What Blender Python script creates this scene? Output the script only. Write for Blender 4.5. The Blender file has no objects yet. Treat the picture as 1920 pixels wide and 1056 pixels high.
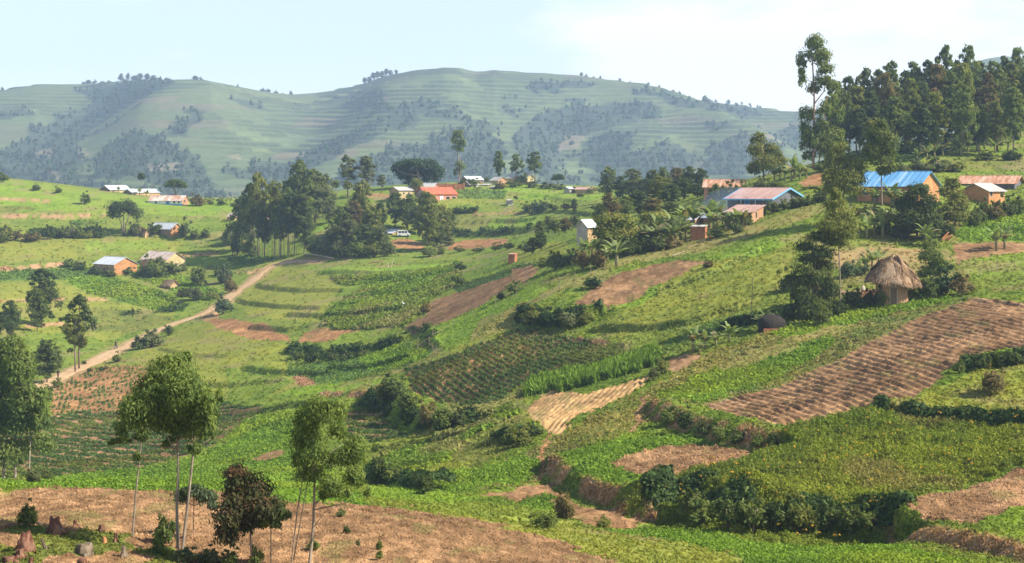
import bpy, math, random
import numpy as np
from mathutils import Vector

# ------------------------------------------------------------------ camera, sky, sun, exposure
SC = bpy.context.scene
COL = SC.collection
F = 2955.0            # focal length in pixels of a 1920 wide frame
VH = 350.0            # pixel row of the eye-level horizon
R = math.radians

cam_d = bpy.data.cameras.new('camera')
cam = bpy.data.objects.new('camera', cam_d)
COL.objects.link(cam)
cam.location = (0, 0, 0)
cam.rotation_euler = (R(90), 0, 0)
cam_d.sensor_fit = 'HORIZONTAL'
cam_d.sensor_width = 36.0
cam_d.lens = 36.0 * F / 1920.0
cam_d.shift_y = -(528.0 - VH) / 1920.0
cam_d.clip_start = 0.5
cam_d.clip_end = 12000
SC.camera = cam

SUN = Vector((0.74, -0.20, 0.64)).normalized()      # direction towards the sun
sun_el = math.asin(SUN.z)
sun_d = bpy.data.lights.new('sun', 'SUN')
sun_d.energy = 5.0
sun_d.angle = R(0.5)
sun_d.color = (1.0, 0.94, 0.82)
sun = bpy.data.objects.new('sun', sun_d)
COL.objects.link(sun)
sun.rotation_euler = SUN.to_track_quat('Z', 'Y').to_euler()
sun.location = (300, -40, 400)

W = bpy.data.worlds.new('World')
SC.world = W
W.use_nodes = True
nt = W.node_tree
bg = nt.nodes['Background']
sky = nt.nodes.new('ShaderNodeTexSky')
sky.sky_type = 'NISHITA'
sky.sun_disc = False
sky.sun_elevation = sun_el
sky.sun_rotation = math.atan2(SUN.x, SUN.y)
sky.altitude = 1200
sky.air_density = 1.0
sky.dust_density = 1.2
sky.ozone_density = 1.0
tc = nt.nodes.new('ShaderNodeTexCoord')
mp = nt.nodes.new('ShaderNodeMapping')
mp.inputs['Scale'].default_value = (1.0, 1.0, 2.6)
mp.inputs['Location'].default_value = (0.35, 0.2, 0.1)
nz = nt.nodes.new('ShaderNodeTexNoise')
nz.inputs['Scale'].default_value = 5.0
nz.inputs['Detail'].default_value = 7.0
nz.inputs['Roughness'].default_value = 0.55
cr = nt.nodes.new('ShaderNodeValToRGB')
cr.color_ramp.elements[0].position = 0.47
cr.color_ramp.elements[0].color = (0.34, 0.34, 0.34, 1)
cr.color_ramp.elements[1].position = 0.62
cr.color_ramp.elements[1].color = (0.88, 0.88, 0.88, 1)
# a cloud bank stands to the right of the view, thin veil elsewhere
vm = nt.nodes.new('ShaderNodeVectorMath'); vm.operation = 'DISTANCE'
vm.inputs[1].default_value = Vector((0.19, 0.97, 0.085))
mr = nt.nodes.new('ShaderNodeMapRange')
mr.inputs['From Min'].default_value = 0.03
mr.inputs['From Max'].default_value = 0.26
mr.inputs['To Min'].default_value = 0.16
mr.inputs['To Max'].default_value = -0.12
ad = nt.nodes.new('ShaderNodeMath'); ad.operation = 'ADD'
mx = nt.nodes.new('ShaderNodeMix'); mx.data_type = 'RGBA'
mx.inputs[7].default_value = (7.2, 7.25, 7.15, 1)
L = nt.links.new
L(tc.outputs['Generated'], mp.inputs['Vector']); L(mp.outputs[0], nz.inputs['Vector'])
L(tc.outputs['Generated'], vm.inputs[0]); L(vm.outputs['Value'], mr.inputs['Value'])
L(nz.outputs['Fac'], ad.inputs[0]); L(mr.outputs[0], ad.inputs[1])
L(ad.outputs[0], cr.inputs['Fac'])
# the veil thickens towards the horizon, overhead the sky is clear
sx = nt.nodes.new('ShaderNodeSeparateXYZ'); el_ = nt.nodes.new('ShaderNodeMapRange'); el_.interpolation_type = 'SMOOTHSTEP'
el_.inputs['From Min'].default_value = 0.14; el_.inputs['From Max'].default_value = 0.50; el_.inputs['To Min'].default_value = 1.0; el_.inputs['To Max'].default_value = 0.06
ml_ = nt.nodes.new('ShaderNodeMath'); ml_.operation = 'MULTIPLY'
L(tc.outputs['Generated'], sx.inputs[0]); L(sx.outputs['Z'], el_.inputs['Value'])
L(cr.outputs['Color'], ml_.inputs[0]); L(el_.outputs[0], ml_.inputs[1])
L(ml_.outputs[0], mx.inputs[0]); L(sky.outputs[0], mx.inputs[6]); L(mx.outputs[2], bg.inputs['Color'])
bg.inputs['Strength'].default_value = 0.108

SC.view_settings.view_transform = 'Standard'
SC.view_settings.look = 'None'
SC.view_settings.exposure = 0.86
SC.view_settings.gamma = 1.0
SC.render.engine = 'CYCLES'
SC.cycles.max_bounces = 6
SC.cycles.diffuse_bounces = 2
SC.cycles.transmission_bounces = 3
SC.cycles.volume_bounces = 1
SC.cycles.transparent_max_bounces = 4
SC.cycles.use_denoising = True
SC.cycles.volume_max_steps = 64

# ------------------------------------------------------------------ helpers
rng = np.random.default_rng(11)
random.seed(5)

def sm(a, b, x):
    t = np.clip((x - a) / (b - a), 0, 1)
    return t * t * (3 - 2 * t)

def hash2(ix, iy, s):
    h = (ix.astype(np.int64) * 374761393 + iy.astype(np.int64) * 668265263 + s * 1442695041) & 0xFFFFFFFF
    h = ((h ^ (h >> 13)) * 1274126177) & 0xFFFFFFFF
    h = h ^ (h >> 16)
    return (h & 0xFFFF) / 65535.0

def vn(x, y, s=0):
    ix = np.floor(x); iy = np.floor(y)
    fx = x - ix; fy = y - iy
    fx = fx * fx * (3 - 2 * fx); fy = fy * fy * (3 - 2 * fy)
    a = hash2(ix, iy, s); b = hash2(ix + 1, iy, s); c = hash2(ix, iy + 1, s); d = hash2(ix + 1, iy + 1, s)
    return (a + (b - a) * fx) * (1 - fy) + (c + (d - c) * fx) * fy      # 0..1

def fbm(x, y, s=0, o=3):
    r = 0; a = 0.5; t = 0
    for i in range(o):
        r = r + a * vn(x * 2 ** i + 17.3 * i, y * 2 ** i - 9.1 * i, s + i)
        t += a; a *= 0.5
    return r / t

def mesh_np(name, v, f, mat=None, col=None, smooth=False):
    """v (N,3), f (M,k) index array; col (N,3) albedo per vertex"""
    me = bpy.data.meshes.new(name)
    v = np.ascontiguousarray(v, dtype=np.float32); f = np.ascontiguousarray(f, dtype=np.int32)
    me.vertices.add(len(v)); me.vertices.foreach_set('co', v.ravel())
    k = f.shape[1]
    me.loops.add(f.size); me.loops.foreach_set('vertex_index', f.ravel())
    me.polygons.add(len(f)); me.polygons.foreach_set('loop_start', np.arange(0, f.size, k, dtype=np.int32))
    if smooth:
        me.polygons.foreach_set('use_smooth', np.ones(len(f), dtype=bool))
    if col is not None:
        c4 = np.ones((len(v), 4), dtype=np.float32); c4[:, :3] = col
        ca = me.color_attributes.new('col', 'FLOAT_COLOR', 'POINT')
        ca.data.foreach_set('color', c4.ravel())
    me.update(calc_edges=True)
    if mat is not None: me.materials.append(mat)
    return me

def link(name, me, parent=None, loc=None):
    o = bpy.data.objects.new(name, me); COL.objects.link(o)
    if parent is not None: o.parent = parent
    if loc is not None: o.location = loc
    return o

def tag(o, label=None, cat=None, group=None, kind=None):
    if label: o['label'] = label
    if cat: o['category'] = cat
    if group: o['group'] = group
    if kind: o['kind'] = kind
    return o

def thing(name, label, cat, loc, rz=0.0, group=None, scale=None):
    o = bpy.data.objects.new(name, None); COL.objects.link(o)
    o.empty_display_size = 0.3
    o.location = loc; o.rotation_euler = (0, 0, rz)
    if scale is not None: o.scale = scale
    return tag(o, label, cat, group)

class MB:
    """collects simple solids, links them as one mesh"""
    def __init__(s): s.v = []; s.f = []
    def add(s, vs, fs):
        b = len(s.v); s.v += [tuple(p) for p in vs]; s.f += [tuple(b + i for i in q) for q in fs]
    def box(s, x0, x1, y0, y1, z0, z1):
        s.add([(x0,y0,z0),(x1,y0,z0),(x1,y1,z0),(x0,y1,z0),(x0,y0,z1),(x1,y0,z1),(x1,y1,z1),(x0,y1,z1)],
              [(0,3,2,1),(4,5,6,7),(0,1,5,4),(1,2,6,5),(2,3,7,6),(3,0,4,7)])
    def tube(s, pts, rad, n=7, cap=True):
        pts = [Vector(p) for p in pts]
        rings = []
        b = len(s.v)
        for i, p in enumerate(pts):
            t = (pts[min(i+1, len(pts)-1)] - pts[max(i-1, 0)]).normalized()
            u = t.cross(Vector((0, 1, 0)) if abs(t.y) < 0.9 else Vector((1, 0, 0))).normalized(); w = t.cross(u)
            r = rad[i] if hasattr(rad, '__len__') else rad
            for k in range(n):
                a = 2 * math.pi * k / n
                s.v.append(tuple(p + u * (r * math.cos(a)) + w * (r * math.sin(a))))
        for i in range(len(pts) - 1):
            for k in range(n):
                s.f.append((b+i*n+k, b+i*n+(k+1) % n, b+(i+1)*n+(k+1) % n, b+(i+1)*n+k))
        if cap:
            s.f.append(tuple(b + k for k in reversed(range(n))))
            s.f.append(tuple(b + (len(pts)-1)*n + k for k in range(n)))
    def mesh(s, name, mat, smooth=False):
        me = bpy.data.meshes.new(name); me.from_pydata(s.v, [], s.f); me.update()
        if mat: me.materials.append(mat)
        if smooth: me.polygons.foreach_set('use_smooth', [True] * len(me.polygons))
        return me
    def build(s, name, mat, parent=None, smooth=False):
        return link(name, s.mesh(name, mat, smooth), parent)

# ------------------------------------------------------------------ materials
def mat_new(name):
    m = bpy.data.materials.new(name); m.use_nodes = True
    n = m.node_tree.nodes; b = n['Principled BSDF']
    b.inputs['Specular IOR Level'].default_value = 0.25
    return m, m.node_tree, b

def noise_mat(name, c1, c2, scale=3.0, rough=0.9, bump=0.2, detail=5, stretch=(1, 1, 1), spec=0.2, c3=None, metal=0.0):
    m, t, b = mat_new(name)
    tc = t.nodes.new('ShaderNodeTexCoord'); mp = t.nodes.new('ShaderNodeMapping')
    mp.inputs['Scale'].default_value = stretch
    nz = t.nodes.new('ShaderNodeTexNoise'); nz.inputs['Scale'].default_value = scale; nz.inputs['Detail'].default_value = detail
    nz.inputs['Roughness'].default_value = 0.65
    cr = t.nodes.new('ShaderNodeValToRGB')
    cr.color_ramp.elements[0].position = 0.36; cr.color_ramp.elements[0].color = (*c1, 1)
    cr.color_ramp.elements[1].position = 0.64; cr.color_ramp.elements[1].color = (*c2, 1)
    if c3:
        e = cr.color_ramp.elements.new(0.5); e.color = (*c3, 1)
    t.links.new(tc.outputs['Object'], mp.inputs['Vector']); t.links.new(mp.outputs[0], nz.inputs['Vector'])
    t.links.new(nz.outputs['Fac'], cr.inputs['Fac']); t.links.new(cr.outputs['Color'], b.inputs['Base Color'])
    b.inputs['Roughness'].default_value = rough; b.inputs['Specular IOR Level'].default_value = spec
    b.inputs['Metallic'].default_value = metal
    if bump:
        bp = t.nodes.new('ShaderNodeBump'); bp.inputs['Strength'].default_value = bump; bp.inputs['Distance'].default_value = 0.05
        t.links.new(nz.outputs['Fac'], bp.inputs['Height']); t.links.new(bp.outputs[0], b.inputs['Normal'])
    return m

def leaf_mat(name, tint=(1, 1, 1), transl=0.34, gloss=0.12, rough=0.6, attr='col'):
    """leaf colour comes from the leaf's own albedo attribute"""
    m, t, b = mat_new(name)
    at = t.nodes.new('ShaderNodeAttribute'); at.attribute_name = attr
    oi = t.nodes.new('ShaderNodeObjectInfo')
    mr = t.nodes.new('ShaderNodeMapRange'); mr.inputs['To Min'].default_value = 0.82; mr.inputs['To Max'].default_value = 1.18
    t.links.new(oi.outputs['Random'], mr.inputs['Value'])
    ml = t.nodes.new('ShaderNodeVectorMath'); ml.operation = 'MULTIPLY'; ml.inputs[1].default_value = tint
    sc = t.nodes.new('ShaderNodeVectorMath'); sc.operation = 'SCALE'
    t.links.new(at.outputs['Color'], ml.inputs[0]); t.links.new(ml.outputs[0], sc.inputs[0]); t.links.new(mr.outputs[0], sc.inputs['Scale'])
    t.links.new(sc.outputs[0], b.inputs['Base Color'])
    b.inputs['Roughness'].default_value = rough; b.inputs['Specular IOR Level'].default_value = gloss
    tr = t.nodes.new('ShaderNodeBsdfTranslucent')
    tm = t.nodes.new('ShaderNodeVectorMath'); tm.operation = 'MULTIPLY'; tm.inputs[1].default_value = (1.5, 1.6, 0.7)
    t.links.new(sc.outputs[0], tm.inputs[0]); t.links.new(tm.outputs[0], tr.inputs['Color'])
    mx = t.nodes.new('ShaderNodeMixShader'); mx.inputs[0].default_value = transl
    t.links.new(b.outputs[0], mx.inputs[1]); t.links.new(tr.outputs[0], mx.inputs[2])
    t.links.new(mx.outputs[0], t.nodes['Material Output'].inputs['Surface'])
    return m

def ground_mat(name, fine=2.2, bump=0.5, dist=0.12, contrast=(0.72, 1.3)):
    m, t, b = mat_new(name)
    at = t.nodes.new('ShaderNodeAttribute'); at.attribute_name = 'col'
    geo = t.nodes.new('ShaderNodeNewGeometry')
    nz = t.nodes.new('ShaderNodeTexNoise'); nz.inputs['Scale'].default_value = fine; nz.inputs['Detail'].default_value = 6
    nz.inputs['Roughness'].default_value = 0.7
    mr = t.nodes.new('ShaderNodeMapRange'); mr.inputs['From Min'].default_value = 0.3; mr.inputs['From Max'].default_value = 0.7
    mr.inputs['To Min'].default_value = contrast[0]; mr.inputs['To Max'].default_value = contrast[1]
    sc = t.nodes.new('ShaderNodeVectorMath'); sc.operation = 'SCALE'
    t.links.new(geo.outputs['Position'], nz.inputs['Vector']); t.links.new(nz.outputs['Fac'], mr.inputs['Value'])
    t.links.new(at.outputs['Color'], sc.inputs[0]); t.links.new(mr.outputs[0], sc.inputs['Scale'])
    t.links.new(sc.outputs[0], b.inputs['Base Color'])
    b.inputs['Roughness'].default_value = 1.0; b.inputs['Specular IOR Level'].default_value = 0.02
    bp = t.nodes.new('ShaderNodeBump'); bp.inputs['Strength'].default_value = bump; bp.inputs['Distance'].default_value = dist
    t.links.new(nz.outputs['Fac'], bp.inputs['Height']); t.links.new(bp.outputs[0], b.inputs['Normal'])
    return m

M = {}
M['ground'] = ground_mat('ground_soil_and_grass')
M['hill'] = ground_mat('hill_grass', fine=0.12, bump=0.3, dist=1.5, contrast=(0.8, 1.2))
M['path'] = noise_mat('path_dirt', (0.44, 0.27, 0.13), (0.58, 0.39, 0.21), 0.8, 0.95, 0.3)
M['leaf'] = leaf_mat('leaves')
M['crop'] = leaf_mat('crop_leaves', transl=0.3, gloss=0.08)
M['grass'] = leaf_mat('grass_blades', transl=0.35, gloss=0.04, rough=0.8)
M['bark'] = noise_mat('bark', (0.16, 0.12, 0.085), (0.34, 0.27, 0.20), 3.0, 0.9, 0.4, stretch=(4, 4, 0.6))
M['bark_red'] = noise_mat('bark_reddish', (0.24, 0.12, 0.08), (0.40, 0.24, 0.16), 3.0, 0.9, 0.4, stretch=(4, 4, 0.6))
M['banana_stem'] = noise_mat('banana_stem', (0.16, 0.17, 0.07), (0.34, 0.28, 0.14), 3, 0.8, 0.2, stretch=(3, 3, 0.5))
M['mud'] = noise_mat('mud_plaster', (0.38, 0.20, 0.11), (0.50, 0.29, 0.16), 1.2, 0.95, 0.3)
M['mud_red'] = noise_mat('red_mud_plaster', (0.32, 0.12, 0.055), (0.44, 0.19, 0.09), 1.2, 0.95, 0.3)
M['orange'] = noise_mat('orange_plaster', (0.38, 0.165, 0.066), (0.56, 0.28, 0.115), 0.9, 0.9, 0.15)
M['cream'] = noise_mat('cream_plaster', (0.42, 0.31, 0.15), (0.60, 0.47, 0.24), 0.9, 0.9, 0.15)
M['tan'] = noise_mat('tan_plaster', (0.38, 0.23, 0.11), (0.56, 0.37, 0.19), 0.9, 0.9, 0.15)
M['pink'] = noise_mat('pink_brick', (0.50, 0.22, 0.14), (0.62, 0.30, 0.20), 5, 0.9, 0.15, stretch=(1, 1, 4))
M['greywall'] = noise_mat('grey_plaster', (0.36, 0.31, 0.26), (0.48, 0.42, 0.35), 0.8, 0.9, 0.15)
M['brownwall'] = noise_mat('brown_mud_wall', (0.20, 0.13, 0.09), (0.30, 0.20, 0.14), 0.8, 0.95, 0.2)
M['darkwall'] = noise_mat('dark_grey_wall', (0.10, 0.10, 0.11), (0.15, 0.15, 0.16), 0.8, 0.9, 0.1)
M['white'] = noise_mat('white_paint', (0.70, 0.70, 0.68), (0.82, 0.82, 0.80), 1.0, 0.7, 0.05)
M['blue'] = noise_mat('blue_paint', (0.05, 0.18, 0.42), (0.08, 0.24, 0.52), 1.0, 0.6, 0.05)
M['zinc'] = noise_mat('zinc_sheet', (0.52, 0.53, 0.54), (0.70, 0.70, 0.70), 0.7, 0.5, 0.1, stretch=(1, .3, 1), spec=0.4)
M['zinc_dull'] = noise_mat('dull_zinc_sheet', (0.36, 0.33, 0.29), (0.54, 0.51, 0.46), 0.7, 0.6, 0.1, stretch=(1.5, .3, 1), spec=0.3)
M['rust'] = noise_mat('rusty_sheet', (0.34, 0.15, 0.08), (0.58, 0.40, 0.29), 0.9, 0.75, 0.1, stretch=(1.8, .25, 1), c3=(0.50, 0.26, 0.15))
M['rust_white'] = noise_mat('half_rusted_sheet', (0.42, 0.20, 0.11), (0.68, 0.62, 0.56), 0.5, 0.7, 0.1, stretch=(1.2, .25, 1), c3=(0.56, 0.42, 0.33))
M['pinkroof'] = noise_mat('faded_red_sheet', (0.44, 0.25, 0.20), (0.58, 0.38, 0.31), 0.7, 0.7, 0.1, stretch=(1.5, .3, 1))
M['redroof'] = noise_mat('red_sheet', (0.58, 0.120, 0.060), (0.66, 0.155, 0.080), 0.5, 0.6, 0.05)
M['blueroof'] = noise_mat('blue_sheet', (0.13, 0.33, 0.54), (0.36, 0.56, 0.72), 0.55, 0.4, 0.05, stretch=(2.2, .1, .1), spec=0.5, c3=(0.13, 0.35, 0.60))
M['bluetrim'] = noise_mat('light_blue_board', (0.14, 0.36, 0.56), (0.19, 0.44, 0.64), 1, 0.6, 0.05)
M['wood'] = noise_mat('grey_wood', (0.20, 0.14, 0.09), (0.36, 0.27, 0.19), 4, 0.9, 0.2, stretch=(6, 6, 0.8))
M['wood_pale'] = noise_mat('pale_wood', (0.50, 0.40, 0.28), (0.66, 0.55, 0.40), 4, 0.9, 0.2, stretch=(6, 6, 0.8))
M['door'] = noise_mat('weathered_door', (0.14, 0.09, 0.06), (0.24, 0.16, 0.11), 5, 0.9, 0.2, stretch=(8, 8, 0.8))
M['dark'] = noise_mat('dark_pane', (0.015, 0.017, 0.02), (0.03, 0.03, 0.035), 1, 0.3, 0, spec=0.5)
M['thatch'] = leaf_mat('thatch_straw', transl=0.05, gloss=0.1, rough=0.9)
M['thatch_base'] = noise_mat('thatch', (0.22, 0.145, 0.085), (0.44, 0.31, 0.19), 3.0, 0.95, 0.6, stretch=(3, 3, .6))
M['stump'] = noise_mat('stump_wood', (0.085, 0.036, 0.024), (0.27, 0.15, 0.095), 2.2, 0.95, 0.6, stretch=(2.5, 2.5, .8), c3=(0.16, 0.065, 0.04))
M['stump_grey'] = noise_mat('weathered_stump_wood', (0.10, 0.07, 0.045), (0.25, 0.19, 0.13), 2.5, 0.95, 0.6, stretch=(3, 3, .6))
M['rubber'] = noise_mat('rubber', (0.02, 0.02, 0.02), (0.04, 0.04, 0.04), 5, 0.8, 0)
M['metal'] = noise_mat('grey_metal', (0.3, 0.3, 0.32), (0.45, 0.45, 0.46), 3, 0.4, 0, metal=0.6)
M['redpaint'] = noise_mat('red_paint', (0.35, 0.03, 0.03), (0.45, 0.05, 0.04), 3, 0.4, 0, spec=.5)
M['skin'] = noise_mat('dark_skin', (0.07, 0.035, 0.02), (0.09, 0.045, 0.03), 3, 0.6, 0)
M['cloth_maroon'] = noise_mat('maroon_cloth', (0.16, 0.02, 0.04), (0.22, 0.03, 0.05), 5, 0.9, 0.1)
M['cloth_dark'] = noise_mat('dark_cloth', (0.04, 0.03, 0.035), (0.07, 0.05, 0.05), 5, 0.9, 0.1)
M['vanpaint'] = noise_mat('white_vehicle_paint', (0.74, 0.75, 0.76), (0.8, 0.8, 0.8), 1, 0.35, 0, spec=.5)
M['feather'] = noise_mat('white_feathers', (0.75, 0.75, 0.72), (0.85, 0.85, 0.82), 6, 0.8, 0.1)
# ------------------------------------------------------------------ terrain: heights from surveyed points (column, row, distance)
SURVEY = {
 -350: [(1500,25),(1120,48),(945,76),(897,160),(780,240),(700,290),(600,360),(500,430),(430,480),(385,515),(335,565),(360,640),(440,800),(420,1150)],
 0: [(1500,25),(1085,48),(1000,56),(925,76),(908,110),(893,165),(780,235),(715,280),(620,345),(560,385),(500,425),(440,470),(390,510),(336,560),(356,640),(440,800),(420,1150)],
 250: [(1500,25),(1090,48),(1010,58),(915,80),(900,115),(880,170),(775,235),(690,285),(637,345),(580,390),(520,425),(480,450),(440,475),(400,510),(370,545),(361,580),(385,680),(450,820),(420,1150)],
 450: [(1500,25),(1090,50),(1030,58),(926,80),(900,130),(860,165),(780,205),(740,228),(650,290),(600,330),(560,385),(530,410),(500,430),(470,450),(430,480),(395,515),(375,550),(385,640),(450,820),(420,1150)],
 650: [(1500,25),(1100,50),(1020,60),(945,78),(910,125),(850,155),(780,178),(735,200),(690,235),(655,265),(615,285),(560,330),(500,385),(470,420),(440,440),(400,470),(370,500),(357,540),(380,650),(450,820),(420,1150)],
 850: [(1500,25),(1100,52),(1040,60),(967,76),(940,100),(905,118),(850,140),(790,162),(770,173),(700,188),(655,203),(635,215),(590,245),(545,290),(500,350),(470,405),(440,440),(380,475),(345,520),(365,620),(450,820),(420,1150)],
 1050: [(1500,26),(1110,55),(1030,70),(985,85),(960,98),(905,110),(860,122),(800,140),(765,152),(725,168),(690,178),(612,200),(575,206),(545,215),(510,232),(470,280),(440,335),(400,420),(370,470),(348,520),(370,620),(450,820),(420,1150)],
 1250: [(1500,28),(1110,58),(1040,72),(985,88),(950,99),(905,108),(830,120),(790,130),(740,146),(690,160),(655,172),(600,188),(540,205),(490,222),(455,238),(430,262),(400,300),(375,360),(356,450),(375,620),(450,820),(420,1150)],
 1450: [(1500,28),(1110,60),(1050,72),(1000,86),(960,93),(890,103),(840,112),(800,118),(740,136),(690,148),(640,160),(600,172),(540,190),(480,208),(430,225),(400,240),(370,262),(340,290),(325,330),(350,450),(400,650),(450,850),(420,1150)],
 1650: [(1500,28),(1110,60),(1050,72),(1000,86),(950,94),(850,108),(770,118),(690,136),(600,162),(570,172),(520,190),(470,206),(430,218),(370,236),(330,270),(300,290),(282,330),(300,420),(380,600),(450,850),(420,1150)],
 1900: [(1500,28),(1110,60),(1040,72),(960,84),(900,94),(800,110),(700,124),(660,132),(590,150),(555,164),(520,182),(470,203),(430,220),(380,240),(340,262),(300,290),(262,330),(238,370),(260,460),(360,640),(450,850),(420,1150)],
 2300: [(1500,28),(1100,60),(1020,72),(930,84),(870,94),(770,110),(670,124),(630,132),(560,150),(520,164),(480,182),(430,203),(390,220),(340,240),(300,262),(262,290),(225,330),(205,370),(240,460),(350,640),(450,850),(420,1150)],
}
cp = np.array([(u, v, y) for u, l in SURVEY.items() for v, y in l], float)
cx = np.stack([cp[:, 0] / 200.0, np.log(cp[:, 2]) / 0.13], 1)
def tps_k(a, b):
    d2 = ((a[:, None, :] - b[None, :, :]) ** 2).sum(-1)
    return 0.5 * d2 * np.log(d2 + 1e-9)
n = len(cx)
A = np.zeros((n + 3, n + 3)); A[:n, :n] = tps_k(cx, cx) + np.eye(n) * 0.02
P = np.concatenate([np.ones((n, 1)), cx], 1); A[:n, n:] = P; A[n:, :n] = P.T
wts = np.linalg.solve(A, np.concatenate([cp[:, 1], np.zeros(3)]))
cu = np.linspace(-500, 2420, 130); cl = np.linspace(math.log(20), math.log(1200), 300)
CU, CL = np.meshgrid(cu, cl)
q = np.stack([CU.ravel() / 200.0, CL.ravel() / 0.13], 1)
CV = (tps_k(q, cx) @ wts[:n] + wts[n] + q @ wts[n+1:]).reshape(CU.shape)
def base_v(u, y):
    u = np.clip(np.asarray(u, float), -499, 2419); l = np.log(np.clip(np.asarray(y, float), 20.01, 1199))
    a = (u - cu[0]) / (cu[1] - cu[0]); b = (l - cl[0]) / (cl[1] - cl[0])
    i = np.clip(a.astype(int), 0, len(cu) - 2); j = np.clip(b.astype(int), 0, len(cl) - 2)
    fa = a - i; fb = b - j
    return (CV[j, i] * (1-fa) + CV[j, i+1] * fa) * (1-fb) + (CV[j+1, i] * (1-fa) + CV[j+1, i+1] * fa) * fb

gy = np.concatenate([np.geomspace(4, 45, 22)[:-1], np.exp(np.arange(math.log(45), math.log(62), .003)),
                     np.exp(np.arange(math.log(62), math.log(245), .0016)), np.exp(np.arange(math.log(245), math.log(560), .0034)),
                     np.geomspace(560, 1150, 50)])
gu = np.concatenate([np.arange(-1260, -330, 60.), np.arange(-330, -60, 9.), np.arange(-60, 1981, 3.), np.arange(1986, 2340, 7.), np.arange(2400, 3200, 60.)])
NY, NU = len(gy), len(gu)
GU, GY = np.meshgrid(gu, gy)
GX = (GU - 960) / F * GY
BV = base_v(GU, GY)
BZ = -(BV - VH) / F * GY
near = GY < 20
BZ = np.where(near, (BZ * 0 - 1.7) + (GY - 4) / 16 * (-(base_v(GU, GY*0+20) - VH) / F * 20 + 1.7), BZ)
BV = VH - BZ * F / GY
run = np.minimum.accumulate(BV, axis=0)
VIS = BV <= run + 2.0

def hit_in(vgrid, u, v):
    """first ground point seen along the ray of pixel (u, v): returns distance"""
    a = np.interp(u, gu, np.arange(NU)); i = int(min(a, NU - 2)); fa = a - i
    c = vgrid[:, i] * (1 - fa) + vgrid[:, i+1] * fa
    m = np.minimum.accumulate(c)
    j = int(np.argmax(m <= v))
    if j == 0: return float(gy[-60]) if m[0] > v else float(gy[0])
    t = (c[j-1] - v) / max(c[j-1] - c[j], 1e-6)
    return float(gy[j-1] + (gy[j] - gy[j-1]) * min(max(t, 0), 1))
def base_pt(u, v):
    y = hit_in(BV, u, v); return np.array([(u - 960) / F * y, y])

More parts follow.
